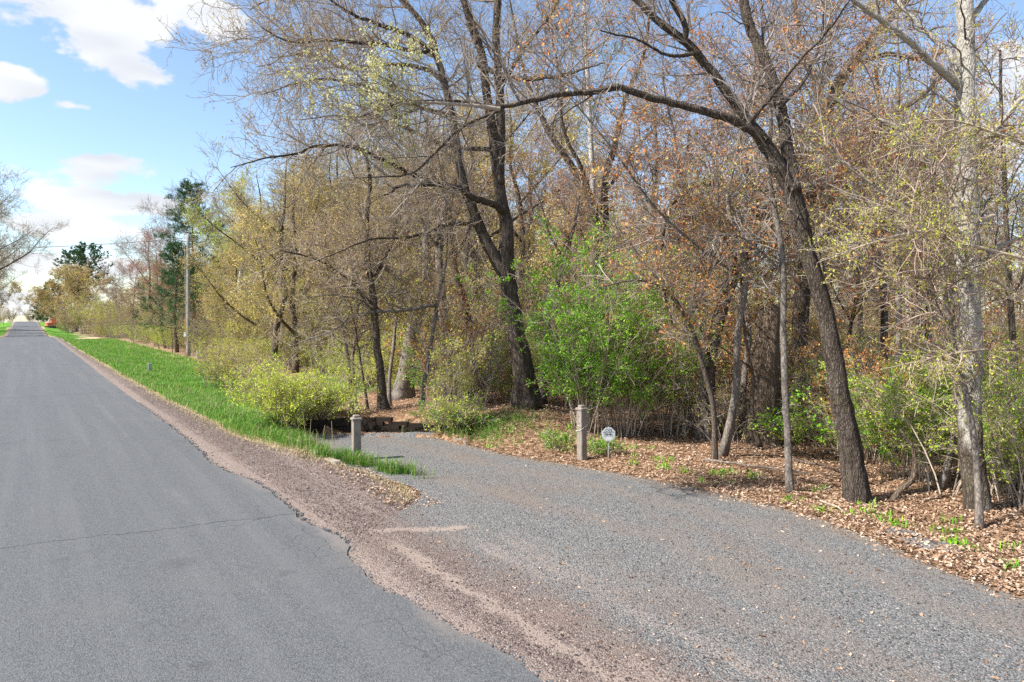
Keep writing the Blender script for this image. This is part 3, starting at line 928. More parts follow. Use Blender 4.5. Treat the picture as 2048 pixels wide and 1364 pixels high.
# the dark two-limbed oak by the drive
hero('oak_tree', 'large dark forked oak on the mound beside the drive, crown spreading over the road', [
    [(1062, 856, 62), (1056, 800, 52), (1045, 720, 44), (1034, 640, 39), (1022, 570, 38), (1016, 520, 34), (1016, 450, 30), (1007, 403, 27), (998, 350, 25), (989, 293, 23), (974, 183, 20), (963, 110, 18), (926, 0, 16), (905, -90, 15), (890, -230, 8)],
    [(1014, 560, 30), (985, 505, 28), (960, 450, 24), (941, 403, 22), (926, 348, 19), (912, 275, 18), (890, 165, 16), (864, 73, 14), (800, -10, 10), (745, -90, 6)],
    [(1000, 370, 22), (1000, 250, 20), (989, 110, 18), (989, 0, 17), (1010, -120, 12), (1030, -260, 6)],
    ([(1010, 428, 20), (989, 407, 17), (956, 394, 15), (890, 372, 13), (853, 366, 11), (800, 372, 8), (768, 390, 4)], -2.5),
    ([(936, 380, 16), (870, 365, 13), (816, 344, 12), (772, 315, 10), (706, 289, 9), (640, 288, 8), (589, 302, 6), (520, 315, 4), (461, 335, 2)], -3.0),
    ([(879, 120, 13), (835, 80, 11), (761, 48, 9), (703, 26, 7), (640, -20, 4)], -2.0),
    ([(868, 90, 12), (842, 103, 11), (743, 88, 9), (648, 80, 7), (585, 84, 5), (523, 55, 2)], -3.5),
    ([(890, 165, 12), (853, 139, 11), (780, 128, 9), (688, 135, 7), (626, 106, 5), (540, 115, 2)], 2.0),
    ([(900, 230, 12), (840, 215, 11), (772, 190, 9), (700, 165, 7), (626, 157, 5), (520, 190, 2)], -1.5),
    ([(955, 128, 13), (1000, 147, 12), (1051, 158, 10), (1102, 154, 9), (1146, 143, 7), (1210, 125, 3)], -2.0),
    ([(985, 300, 12), (900, 290, 10), (800, 250, 8), (700, 230, 5), (600, 240, 2)], 2.5),
    ([(960, 450, 11), (900, 450, 9), (820, 475, 7), (740, 480, 5), (640, 520, 2)], -1.5),
    ([(800, -10, 9), (700, -40, 7), (600, -30, 5), (500, 20, 2)], 1.0),
    ([(1000, 180, 10), (1060, 80, 8), (1110, 20, 6), (1150, -80, 3)], 1.5),
], 17.0, 'bark_oak', 'twig_pale', [('leaf_brown', 6500, .045, 1, .3, .5), ('leaf_catkin', 8000, .05, 1, .6, .4)],
    dict(n1=150, l1=2.0, n2=1250, l2=1.05, n3=6500, l3=.5, n4=9000, l4=.22, t0=.25, up1=.03, lim0=3, r1max=.03, skip_trunk=True, ws=.82, ridge=.13), 11, S=20, K=60)

# leaning tree with the arching limb
hero('leaning_tree', 'thick trunk leaning left at the drive edge with a long limb arching over the drive', [
    [(1717, 992, 54), (1708, 940, 49), (1696, 853, 44), (1672, 724, 41), (1650, 617, 37), (1616, 481, 34), (1590, 384, 34), (1553, 319, 31), (1507, 250, 25), (1484, 222, 22), (1433, 153, 19), (1387, 97, 18), (1350, 60, 17), (1308, 28, 15), (1270, -10, 13), (1200, -90, 10), (1140, -200, 5)],
    ([(1530, 280, 21), (1503, 261, 19), (1452, 240, 18), (1378, 213, 16), (1299, 194, 15), (1239, 178, 14), (1193, 185, 13), (1100, 199, 11), (1000, 218, 9), (926, 209, 8), (816, 205, 6), (761, 220, 4), (690, 240, 2)], -.6),
    ([(1590, 384, 28), (1575, 290, 26), (1563, 231, 25), (1540, 162, 23), (1507, 83, 22), (1480, 0, 20), (1465, -100, 14), (1440, -220, 7)], .8),
    ([(1372, 85, 13), (1365, 40, 12), (1345, 0, 11), (1335, -60, 7), (1340, -140, 3)], -.6),
    ([(1000, 220, 8), (926, 253, 6), (882, 293, 5), (831, 341, 4), (770, 352, 3), (706, 355, 2)], -.8),
    ([(1500, 245, 9), (1545, 190, 8), (1590, 130, 6), (1650, 70, 5), (1700, 0, 3)], -.9),
    ([(1560, 215, 10), (1610, 160, 8), (1640, 80, 6), (1650, -20, 3)], 1.2),
    ([(1400, 105, 9), (1340, 110, 7), (1270, 75, 5), (1200, 60, 3)], -1.0),
], 10.0, 'bark_lean', 'twig', [('leaf_brown', 900, .03, 1, .3, .5)],
    dict(n1=90, l1=1.25, n2=520, l2=.7, n3=2400, l3=.36, t0=.42, rt=.0022, lim0=2, r1max=.014, up1=.06, skip_trunk=False, ws=.88, ridge=.13), 12, S=22, K=70, flare=.12)

# pale young leaves on the outer end of the arching limb
def spray(owner, rows_list, Y, dY, seed, leaf, n2, n3, twig='twig', l2=.7, l3=.34):
    root = bpy.data.objects[owner]
    rg = R_(seed)
    ls = np.stack([resample(limb(r, Y, dY), 12) for r in rows_list])
    pts, rad = ls[..., :3] - np.array(root.location)[None, None, :], ls[..., 3]
    p2, r2 = grow(rg, pts, rad, n2, .05, 1, l2, .8, 6, .15, .06, .6, .003, .008)
    p3, r3 = grow(rg, p2, r2, n3, .1, 1, l3, .8, 4, .18, .05, .7, .0025, .005)
    o = link('leafy_branch', Geo().add(*tubes(pts, rad, 6)).add(*tubes(p2, r2, 4)).add(*tubes(p3, r3, 3)).mesh('leafy_branch'), M[twig], root)
    for mt, n, size, per, droop, asp in leaf:
        v, f = leaves_on(rg, p3, n, size, .2, size * .6, droop, asp, per)
        link('leaves', make_mesh('leaves', v, f, False), M[mt], o)
    return o


spray('leaning_tree', [[(1000, 218, 9), (926, 209, 7), (816, 205, 5), (761, 220, 4), (640, 190, 2)],
                       [(950, 212, 5), (900, 160, 4), (850, 130, 3), (780, 100, 2)],
                       [(900, 210, 4), (820, 180, 3), (720, 165, 2.4), (620, 185, 1.5)],
                       [(860, 208, 4), (780, 240, 3), (700, 255, 2)]], 9.5, -.4, 13, [('leaf_pale', 850, .046, 3, .4, .55), ('leaf_yellow', 160, .03, 2, .5, .5)], 70, 380)

# big pale poplar on the right
hero('poplar_tree', 'stout pale-barked poplar trunk near the picture edge with a dark hollow', [
    [(1956, 1020, 53), (1953, 940, 50), (1948, 800, 50), (1945, 600, 50), (1941, 480, 47), (1938, 400, 46), (1937, 280, 43), (1936, 162, 38), (1935, 60, 34), (1933, -60, 30), (1930, -260, 20)],
    ([(1920, 172, 20), (1878, 134, 15), (1813, 79, 13), (1757, 42, 11), (1706, 0, 9), (1640, -60, 5)], -.6),
    ([(1925, 150, 13), (1890, 100, 11), (1840, 55, 9), (1800, 15, 8), (1770, -40, 5)], .5),
    ([(1940, 300, 14), (1990, 260, 11), (2040, 200, 9), (2110, 150, 6)], -.6),
    ([(1930, 420, 16), (1890, 360, 12), (1850, 300, 9), (1790, 250, 6), (1700, 220, 3)], .7),
    ([(1945, 560, 12), (1990, 500, 10), (2060, 470, 7), (2120, 440, 4)], .3),
    ([(1942, 40, 13), (2000, -40, 9), (2060, -140, 5)], .4),
    ([(1930, 470, 9), (1870, 440, 7), (1790, 400, 5), (1690, 330, 3), (1620, 260, 2)], -1.2),
], 9.4, 'bark_poplar', 'twig', [('leaf_yellow', 2600, .038, 2, .9, .42), ('leaf_red', 350, .03, 1, .3, .6)],
    dict(n1=64, l1=1.2, n2=330, l2=.7, n3=1500, l3=.34, t0=.25, rt=.0022, r1max=.016, lim0=1, ws=.88), 14, S=22, K=60, flare=.07)

# hollow on the poplar, a part of it
spray('poplar_tree', [[(1990, 430, 8), (1900, 455, 7), (1800, 470, 5), (1700, 500, 3), (1640, 520, 2)],
                      [(2060, 520, 8), (1980, 500, 6), (1880, 470, 4), (1790, 420, 2.5), (1720, 400, 1.5)],
                      [(2080, 640, 8), (1990, 560, 6), (1890, 540, 4), (1800, 545, 2.5), (1700, 575, 1.5)],
                      [(2090, 300, 8), (2000, 270, 6), (1900, 240, 4), (1800, 250, 2)],
                      [(2080, 700, 7), (1960, 700, 5), (1850, 720, 3.5), (1760, 740, 2)]], 8.3, -.3, 141,
      [('leaf_yellow', 2300, .030, 2, .9, .42), ('leaf_lime', 700, .032, 1, .3, .6)], 150, 900, 'twig_pale', .6, .3)

# grey sapling in front of the leaning trunk
hero('sapling', 'straight grey smooth sapling standing just beside the leaning trunk', [
    [(1580, 968, 15), (1578, 900, 13), (1572, 760, 13), (1568, 640, 12), (1566, 520, 11), (1552, 430, 10), (1538, 340, 9), (1540, 230, 7), (1525, 100, 5), (1520, -60, 3)],
    ([(1566, 545, 5), (1520, 500, 4), (1470, 470, 3), (1400, 470, 1.5)], -.4),
    ([(1568, 600, 4), (1620, 590, 3), (1690, 600, 2)], .3),
], 10.6, 'bark_smooth', 'twig', [('leaf_rust', 160, .035, 2, .3, .6)],
    dict(n1=18, l1=.7, n2=70, l2=.45, n3=220, l3=.25, t0=.35, rt=.0022, lim0=1, r1max=.008), 15, S=10)

# broken dead trunk
ls, base = ground_limb(limb([(1528, 852, 62), (1530, 800, 54), (1533, 720, 50), (1538, 660, 46), (1541, 625, 38), (1545, 608, 14)], 14.8))
root = empty('dead_tree', 'broken-off dead trunk with split barkless top behind the grey sapling', 'tree', base)
K_, S_ = 50, 22
q = resample(ls, K_)
q[:, :3] -= base
sh = bark_shape(R_(3), 1, K_, S_, .12, .3)
th = np.linspace(0, 2 * math.pi, S_, endpoint=False)
sh[0, 30:44, :] *= 1 - .28 * np.exp(-((th - 4.3) / .5) ** 2)[None, :] * np.sin(np.linspace(0, math.pi, 14))[:, None]
link('trunk', Geo().add(*tubes(q[None, :, :3], q[None, :, 3], S_, True, sh)).mesh('trunk'), M['bark_dead'], root)
g = Geo()
for k in range(7):
    a = k * .9
    p0 = q[-6, :3] + np.array([math.cos(a), math.sin(a), 0]) * .19
    g.add(*tubes(np.array([[p0 - [0, 0, .25], p0, p0 + [R_(k).normal(0, .02), .0, R_(k + 9).uniform(.10, .34)]]]), np.array([[.07, .05, .006]]), 5, True))
link('splinters', g.mesh('splinters'), M['bark_dead'], root)

# trees of the middle distance that the photograph shows one by one
MID = dict(n1=60, l1=1.7, n2=420, l2=.95, n3=2000, l3=.5, t0=.35, r1max=.03, rt=.0038)
hero('crooked_tree', 'dead hooked orange-brown limb and leaning dark trunk behind the leaning tree', [
    [(1405, 850, 30), (1420, 720, 27), (1442, 610, 26), (1480, 520, 25), (1520, 440, 23), (1560, 395, 22), (1610, 390, 18), (1651, 370, 16), (1711, 315, 15), (1748, 264, 14), (1785, 227, 12), (1850, 190, 8), (1920, 110, 4)],
    ([(1570, 385, 16), (1500, 372, 14), (1410, 365, 13), (1360, 385, 11), (1330, 420, 10), (1318, 500, 9), (1326, 570, 7), (1345, 650, 4)], -1.5),
    ([(1520, 440, 14), (1500, 350, 11), (1490, 260, 9), (1510, 140, 6), (1500, 20, 3)], 1.0),
], 15.5, 'bark_wood', 'twig_red', [('leaf_rust', 2600, .05, 2, .2, .6)], MID, 21, S=12)
hero('oak_tree', 'twin dark trunks rising in a V behind the green bushes', [
    [(1195, 800, 34), (1192, 650, 30), (1188, 477, 26), (1183, 403, 24), (1142, 333, 20), (1100, 268, 17), (1060, 180, 12), (1030, 60, 7), (1010, -60, 3)],
    ([(1196, 560, 24), (1211, 463, 22), (1211, 361, 20), (1234, 278, 17), (1250, 200, 13), (1290, 90, 9), (1300, -60, 4)], 1.0),
    ([(1183, 403, 14), (1165, 340, 12), (1130, 260, 10), (1120, 150, 7), (1090, 20, 4)], -1.0),
    ([(1215, 380, 12), (1270, 300, 9), (1330, 230, 6), (1380, 160, 3)], 1.0),
], 23.0, 'bark_wood', 'twig', [('leaf_brown', 900, .045, 1, .2, .6), ('leaf_rust', 2200, .055, 1, .2, .6)], dict(MID, n3=3000, ws=.72), 22, S=12)
hero('birch_tree', 'very thin white birch stem rising straight above the green bushes', [
    [(1200, 790, 14), (1194, 600, 13), (1188, 393, 12), (1179, 199, 10), (1169, 0, 7), (1165, -150, 3)],
    ([(1180, 230, 4), (1210, 150, 3), (1240, 60, 2)], .6)],
    25.0, 'bark_birch', 'twig', [('leaf_green', 260, .05, 2, .3, .7), ('leaf_lime', 420, .05, 2, .3, .7)], dict(MID, n1=40, l1=1.3, n2=200, n3=800, t0=.5, r1max=.014), 23, S=10)
hero('oak_tree', 'dark trunk leaning right towards the poplar, upper right woods', [
    [(1590, 800, 36), (1600, 640, 32), (1615, 480, 29), (1632, 340, 27), (1655, 231, 25), (1692, 143, 22), (1748, 69, 18), (1813, 0, 13), (1870, -80, 6)],
    ([(1645, 270, 16), (1630, 160, 13), (1600, 60, 10), (1590, -60, 5)], 1.0),
    ([(1700, 130, 12), (1780, 110, 9), (1850, 120, 6), (1910, 90, 3)], -1.0),
], 18.0, 'bark_oak', 'twig', [('leaf_brown', 600, .045, 1, .2, .6), ('leaf_rust', 1500, .05, 2, .2, .6)], MID, 24, S=14)
hero('oak_tree', 'slim dark trunk rooted just above the timber wall', [
    [(768, 846, 24), (764, 790, 18), (756, 720, 16), (748, 640, 15), (738, 560, 13), (728, 460, 11), (735, 360, 8), (720, 270, 4)],
    ([(746, 620, 9), (700, 560, 7), (640, 520, 5), (560, 500, 3)], -1.0),
    ([(740, 570, 8), (780, 500, 7), (800, 420, 5), (820, 340, 3)], 1.0)],
    17.3, 'bark_oak', 'twig_pale', [('leaf_catkin', 2600, .05, 2, .6, .45)], dict(MID, n1=50, l1=1.5, n3=2200, rt=.003, r1max=.018), 25, S=12)
hero('oak_tree', 'pale thick trunk leaning right with its shadow on the litter beyond the wall', [
    [(806, 784, 36), (813, 740, 30), (822, 690, 27), (832, 640, 25), (846, 590, 22), (856, 520, 19), (850, 420, 15), (862, 330, 11), (850, 230, 6)],
    ([(846, 590, 12), (800, 560, 9), (740, 520, 7), (650, 480, 4)], -1.5),
    ([(855, 540, 12), (900, 460, 10), (930, 380, 7), (950, 290, 4)], 1.0)],
    24.0, 'bark_smooth', 'twig_pale', [('leaf_catkin', 3400, .06, 2, .6, .45)], dict(MID, n1=70, l1=2.0, n3=2800), 26, S=14, flare=.5)
hero('oak_tree', 'short thin trunk by the drive bend supporting a long pale level branch', [
    [(842, 834, 13), (846, 790, 10), (856, 740, 9), (862, 690, 8), (868, 640, 8), (875, 600, 7), (890, 520, 5), (895, 440, 3)],
    ([(872, 612, 8), (855, 612, 8), (820, 620, 7), (767, 623, 6), (703, 632, 5), (673, 656, 4), (600, 685, 2.5), (560, 700, 1.5)], -1.2),
    ([(767, 623, 4), (720, 600, 3.4), (660, 590, 2.5), (590, 600, 1.4)], -.7)],
    17.8, 'bark_smooth', 'twig_pale', [('leaf_catkin', 700, .04, 2, .6, .4)], dict(MID, n1=34, l1=.9, n2=180, l2=.6, n3=800, l3=.35, r1max=.010, rt=.003), 27, S=10)
for i, (rows, Y, lab) in enumerate([
    ([(704, 838, 10), (700, 770, 8), (692, 700, 7), (672, 620, 5), (650, 520, 3)], 18.4, 'leftmost of the slim dark stems standing behind the weathered gatepost'),
    ([(716, 838, 9), (708, 780, 7), (706, 720, 6), (715, 640, 5), (712, 540, 3)], 18.8, 'second slim dark stem behind the gatepost, close beside its twin'),
    ([(736, 842, 6), (732, 790, 5), (722, 730, 4), (712, 670, 3), (700, 600, 2)], 17.6, 'thinnest bent stem between the gatepost and the slim wall tree'),
    ([(780, 815, 9), (778, 760, 8), (785, 690, 7), (792, 630, 6), (800, 560, 4), (796, 460, 2)], 20.0, 'upright slim stem between the wall tree and the pale leaning trunk'),
    ([(745, 770, 20), (743, 720, 17), (738, 660, 15), (728, 580, 12), (735, 480, 8), (730, 400, 4)], 28.0, 'shaded oak trunk with a pale foot at the edge of the woodland grass'),
    ([(900, 790, 22), (896, 700, 20), (886, 600, 18), (878, 500, 15), (890, 400, 11), (880, 300, 5)], 21.5, 'grey oak trunk left of the forked oak, wrapped in twigs'),
    ([(952, 790, 26), (945, 690, 22), (925, 600, 19), (905, 520, 16), (900, 430, 12), (915, 330, 6)], 22.5, 'grey trunk leaning left just beside the forked oak'),
    ([(1085, 800, 16), (1090, 690, 14), (1105, 600, 12), (1130, 520, 10), (1150, 440, 6), (1165, 360, 3)], 21.0, 'thin dark trunk leaning right just behind the forked oak'),
    ([(1430, 910, 14), (1428, 850, 12), (1418, 780, 11), (1400, 710, 10), (1375, 640, 8), (1330, 580, 6), (1270, 560, 4), (1200, 575, 2)], 12.8, 'bowed slender tree bending left over the honeysuckle bush'),
    ([(1960, 1035, 15), (1955, 960, 13), (1945, 860, 12), (1925, 760, 10), (1905, 660, 9), (1890, 560, 7), (1880, 440, 5), (1860, 320, 3)], 8.7, 'thin crooked stem crossing in front of the poplar trunk'),
    ([(2040, 1010, 14), (2036, 900, 13), (2030, 760, 12), (2018, 600, 11), (2010, 440, 9), (2005, 260, 7), (2000, 100, 4)], 10.8, 'slim grey stem at the extreme edge beyond the poplar'),
    ([(1800, 930, 13), (1798, 800, 12), (1797, 650, 12), (1796, 480, 10), (1790, 330, 8), (1800, 160, 6), (1790, 0, 3)], 14.0, 'pale straight stem midway between the leaning trunk and the poplar'),
    ([(1772, 900, 16), (1772, 760, 15), (1768, 600, 14), (1765, 460, 12), (1770, 300, 9), (1750, 130, 6)], 17.5, 'dark straight stem right of the leaning trunk, deeper in the wood'),
    ([(1320, 800, 14), (1318, 700, 13), (1312, 560, 12), (1308, 440, 10), (1312, 330, 8), (1305, 180, 5)], 22.0, 'slender upright trunk seen over the right half of the honeysuckle'),
    ([(1360, 790, 12), (1364, 660, 11), (1372, 520, 10), (1368, 400, 8), (1378, 260, 5)], 24.0, 'thin stem between the honeysuckle and the broken dead trunk'),
    ([(1662, 870, 14), (1668, 760, 13), (1655, 620, 12), (1650, 480, 11), (1660, 340, 8), (1652, 200, 4)], 16.5, 'slim trunk close behind the leaning tree on its right'),
    ([(1850, 880, 18), (1858, 720, 16), (1860, 560, 15), (1868, 400, 12), (1862, 250, 8), (1870, 90, 4)], 19.0, 'brown trunk directly left of the poplar, deep in rusty leaves'),
]):
    rng = R_(40 + i)
    lf = [('leaf_catkin', 1300, .045, 2, .6, .4)] if i < 6 else [('leaf_rust', 1000, .05, 2, .2, .6), ('leaf_olive', 300, .045, 2, .2, .6)] if i not in (9, 10) else [('leaf_lime', 700, .036, 2, .4, .5)]
    k = max(4, len(rows) - 3)
    x0, y0, w0 = rows[k - 1][:3]
    sgn = -1 if i % 2 else 1
    side = ([(x0, y0, w0 * .5), (x0 + sgn * 30, y0 - 50, w0 * .38), (x0 + sgn * 50, y0 - 120, w0 * .25), (x0 + sgn * 90, y0 - 190, w0 * .12)], .6 * sgn)
    hero('slim_tree', lab, [rows, side], Y, ('bark_wood', 'bark_smooth')[i % 2], ('twig', 'twig_red')[i % 2], lf,
         dict(n1=26, l1=1.1, n2=150, l2=.65, n3=700, l3=.38, t0=.35, r1max=.014, rt=.003, lim0=1), 60 + i, S=10, K=30)


# ---- kinds of tree repeated through the wood
def proto(name, label, h, r, seed, bark, twig, leaf, spec, nl=3, start=.35, spread=.45, lean=.04, crook=.03):
    rng = R_(seed)
    ls = proto_limbs(rng, h, r, lean, nl, start, spread, crook)
    o = tree(name, label, 'tree', ls, ZERO, M[bark], M[twig], leaf, rng, spec, S=10, K=26, flare=.3)
    index_kids(o)
    return o


PR = {}
PS = dict(n1=70, l1=2.3, n2=430, l2=1.15, n3=2100, l3=.62, t0=.3, r1max=.04, rt=.0055)
PR['oak_a'] = proto('oak_tree', 'x', 13, .20, 101, 'bark_wood', 'twig_pale', [('leaf_catkin', 13000, .10, 1, .6, .55), ('leaf_yellow', 4000, .10, 1, .4, .5)], dict(PS, n3=2600), 5, .14, .5)
PR['oak_b'] = proto('oak_tree', 'x', 15, .22, 102, 'bark_oak', 'twig', [('leaf_brown', 3600, .07, 1, .3, .5), ('leaf_olive', 3200, .075, 1, .3, .5), ('leaf_catkin', 2000, .075, 1, .3, .5)], dict(PS, l1=2.6, n3=2800), 4, .3, .5)
PR['maple_a'] = proto('maple_tree', 'x', 13, .14, 103, 'bark_wood', 'twig_red', [('leaf_rust', 4200, .075, 1, .2, .6), ('leaf_yellow', 900, .07, 1, .2, .6)], dict(PS, l1=1.7, n1=70, n3=2600), 3, .3, .3)
PR['maple_b'] = proto('maple_tree', 'x', 12, .12, 104, 'bark_smooth', 'twig_red', [('leaf_red', 6500, .08, 1, .2, .6)], dict(PS, l1=1.6, n1=60), 4, .25, .25)
PR['aspen_a'] = proto('aspen_tree', 'x', 15, .12, 105, 'bark_birch', 'twig', [('leaf_lime', 7500, .10, 1, .2, .75)], dict(PS, l1=1.3, n1=50, n2=300, n3=1500), 2, .4, .2, .02)
PR['aspen_b'] = proto('aspen_tree', 'x', 17, .13, 106, 'bark_birch', 'twig', [('leaf_brown', 300, .05, 1, .2, .7)], dict(PS, l1=1.6, n1=60, n2=380, n3=1900), 3, .45, .25, .03)
PR['slim_a'] = proto('slim_tree', 'x', 9, .07, 107, 'bark_smooth', 'twig', [('leaf_rust', 2600, .065, 1, .3, .6)], dict(PS, l1=1.2, n1=36, n2=220, n3=1000, l3=.5, r1max=.02, rt=.004), 2, .3, .3, .08, .05)
PR['slim_b'] = proto('slim_tree', 'x', 8, .06, 108, 'bark_wood', 'twig', [('leaf_yellow', 2400, .07, 1, .3, .5)], dict(PS, l1=1.2, n1=36, n2=220, n3=1000, l3=.5, r1max=.02, rt=.004), 3, .2, .4, .08, .05)
PR['oak_wide'] = proto('oak_tree', 'x', 16, .28, 109, 'bark_oak', 'twig_pale', [('leaf_catkin', 9000, .22, 1, .4, .6), ('leaf_brown', 9000, .28, 1, .4, .6), ('leaf_olive', 9000, .22, 1, .4, .6)], dict(PS, n1=130, l1=3.6, n2=700, l2=1.7, n3=3200, l3=.9, rt=.010, t0=.15), 7, .14, .25)


# ---- shrubs
def shrub(name, label, seed, h, spread, stems, twig, leaf, n2=200, n3=700, arch=.10, rstem=.012, rt=.0028, l2=.5, l3=.3, cat='bush', group=None, loc=(0, 0, 0)):
    rng = R_(seed)
    root = empty(name, label, cat, loc, group=group)
    b = rng.normal(0, spread * .16, (stems, 2))
    K = 8
    pts = np.zeros((stems, K, 3))
    pts[:, 0, :2] = b
    pts[:, 0, 2] = -.05
    az = np.arctan2(b[:, 1], b[:, 0]) + rng.normal(0, .7, stems)
    out = rng.uniform(.05, 1, stems) * spread / h
    d = unit(np.stack([np.cos(az) * out, np.sin(az) * out, np.ones(stems)], 1))
    ln = h * rng.uniform(.6, 1.15, stems)
    for k in range(1, K):
        d = unit(d + rng.normal(0, .09, (stems, 3)) + np.stack([np.cos(az), np.sin(az), np.full(stems, -.8)], 1) * arch * k / K)
        pts[:, k] = pts[:, k - 1] + d * (ln / (K - 1))[:, None]
    rad = rstem * rng.uniform(.6, 1.3, (stems, 1)) * (1 - .8 * np.linspace(0, 1, K))[None, :]
    link('stems', Geo().add(*tubes(pts, rad, 5)).mesh('stems'), M[twig], root)
    p2, r2 = grow(rng, pts, rad, n2, .2, 1, l2, .8, 5, .18, .03, .6, rt * 1.2, .008)
    p3, r3 = grow(rng, p2, r2, n3, .1, 1, l3, .8, 4, .2, .02, .7, rt, .005)
    cr = link('twigs', Geo().add(*tubes(p2, r2, 4)).add(*tubes(p3, r3, 3)).mesh('twigs'), M[twig], root)
    for mt, n, size, per, droop, asp in leaf:
        v, f = leaves_on(rng, p3, n, size, .1, size * .7, droop, asp, per)
        link('leaves', make_mesh('leaves', v, f, False), M[mt], cr)
    return root


PR['brush_a'] = shrub('brush', 'x', 201, 2.6, 1.6, 22, 'twig', [('leaf_olive', 2000, .06, 1, .2, .55), ('leaf_lime', 1800, .055, 1, .2, .55)], 180, 650)
PR['brush_b'] = shrub('brush', 'x', 202, 3.2, 1.3, 16, 'twig_red', [('leaf_rust', 2800, .06, 1, .2, .6), ('leaf_olive', 500, .05, 1, .2, .55)], 180, 650)
PR['brush_c'] = shrub('brush', 'x', 203, 2.2, 1.5, 20, 'twig_pale', [('leaf_lime', 2000, .05, 2, .2, .6)], 180, 600)
PR['brush_d'] = shrub('brush', 'x', 204, 2.0, 1.5, 18, 'twig', [('leaf_green', 1900, .055, 2, .2, .6)], 240, 900)
PR['brush_e'] = shrub('brush', 'x', 205, 4.2, 1.8, 18, 'twig', [('leaf_brown', 900, .055, 1, .2, .6), ('leaf_olive', 900, .055, 1, .2, .6)], 220, 800, l2=.8, l3=.45)
PR['weeds'] = shrub('weeds', 'x', 206, 1.5, 1.0, 46, 'twig_pale', [('grass_dry', 500, .07, 1, .2, .2)], 120, 350, rstem=.006, arch=.05)
PR['thicket_a'] = shrub('thicket', 'x', 207, 6.2, 2.6, 26, 'twig_pale', [('leaf_yellow', 4200, .11, 1, .3, .55), ('leaf_lime', 2500, .10, 1, .3, .55)], 420, 2000, l2=1.0, l3=.6, rstem=.03, rt=.006)
PR['thicket_b'] = shrub('thicket', 'x', 208, 5.4, 2.4, 30, 'twig_pale', [('leaf_catkin', 3600, .10, 1, .3, .5), ('leaf_olive', 1200, .09, 1, .3, .5)], 460, 2300, l2=1.0, l3=.6, rstem=.025, rt=.006)
PR['thicket_c'] = shrub('thicket', 'x', 209, 6.0, 2.2, 22, 'twig_red', [('leaf_rust', 4200, .075, 1, .3, .6), ('leaf_olive', 1800, .07, 1, .3, .6)], 420, 2000, l2=.9, l3=.55, rstem=.025, rt=.005)
for k in PR:
    index_kids(PR[k])
USED = set()


def put(kind, x, y, s=1.0, rz=0.0, label=None, group=None, sz=None, name=None, tilt=0.0):
    src = PR[kind]
    if kind in USED:
        o = copy_tree(src)
    else:
        USED.add(kind)
        o = src
    o.location = (x, y, h1(x, y) - .05)
    o.rotation_euler = (tilt, 0, rz)
    o.scale = (s, s, s * (sz or 1))
    o['label'] = label
    o['category'] = 'weeds' if kind == 'weeds' else 'bush' if kind.startswith(('brush', 'thicket')) else 'tree'
    if group:
        o['group'] = group
    elif 'group' in o:
        del o['group']
    return o

# ------------------------------------------------------------------ roadside trees, one by one
def put_px(kind, px, Y, s, rz, label, group=None, sz=None):
    p = P(px, 640, Y)
    return put(kind, p[0], p[1], s, rz, label, group, sz)


put_px('oak_wide', 152, 165, 1.28, .4, 'broad dome-shaped tan oak standing alone far down the road', sz=.74)
put_px('oak_wide', 118, 190, .80, 2.4, 'smaller tan oak tucked behind the dome-shaped oak')
put_px('maple_b', 262, 92, .82, .2, 'reddish maple by the wire, nearest the far oak')
put_px('maple_a', 295, 84, 1.06, 1.2, 'tallest red-budded maple left of the utility pole')
put_px('maple_b', 318, 76, 1.02, 2.2, 'pinkish maple just left of the bare white birch')
put_px('aspen_b', 338, 84, 1.08, .6, 'bare white-stemmed birch rising beside the tall pine')
put_px('aspen_b', 352, 88, 1.00, 3.6, 'second bare birch close against the tall pine')
put_px('maple_a', 330, 66, .72, 4.4, 'low rusty maple in front of the bare birches')
put_px('aspen_a', 440, 64, .92, 1.0, 'fresh green aspen right of the utility pole')
put_px('aspen_a', 492, 56, .98, 2.1, 'tallest fresh green aspen, its top just left of the oak crown')
put_px('oak_a', 425, 66, .74, 2.0, 'yellow-tan oak just behind the utility pole')
put_px('oak_a', 475, 50, .66, .9, 'yellow-tan oak at the end of the grass bank')
put_px('oak_a', 545, 42, .78, 3.3, 'yellow-tan oak with a low crown above the lime bush')
put_px('oak_a', 590, 36, .86, 4.1, 'yellow-tan oak behind the lime bush, right of its neighbour')
put_px('oak_b', 560, 48, .86, 1.6, 'greyer oak set back behind the yellow-tan oaks')
put_px('oak_a', 650, 42, .80, 5.1, 'yellow-tan oak whose twigs hang behind the gatepost')
put_px('oak_b', 690, 48, .86, 2.6, 'grey-twigged oak behind the wall, left of the slim wall tree')
put_px('oak_a', 790, 50, .92, 5.8, 'tan-catkined oak far behind the pale leaning trunk')
put_px('aspen_a', 372, 74, .66, 5.0, 'short green aspen at the foot of the tall pine')
put_px('slim_b', 343, 58, .56, 1.4, 'young bare tree in the grass left of the utility pole')
put_px('slim_b', 318, 66, .60, 2.4, 'slender bare sapling at the brush edge left of the pole')
put_px('aspen_b', 225, 120, .78, 1.9, 'distant pale birch between the far oak and the red maples')
put_px('aspen_b', 242, 108, .70, 2.9, 'bare birch nearest the red maples, far roadside')
put_px('oak_b', 232, 132, .70, 3.9, 'bare grey oak behind the distant pale birches')
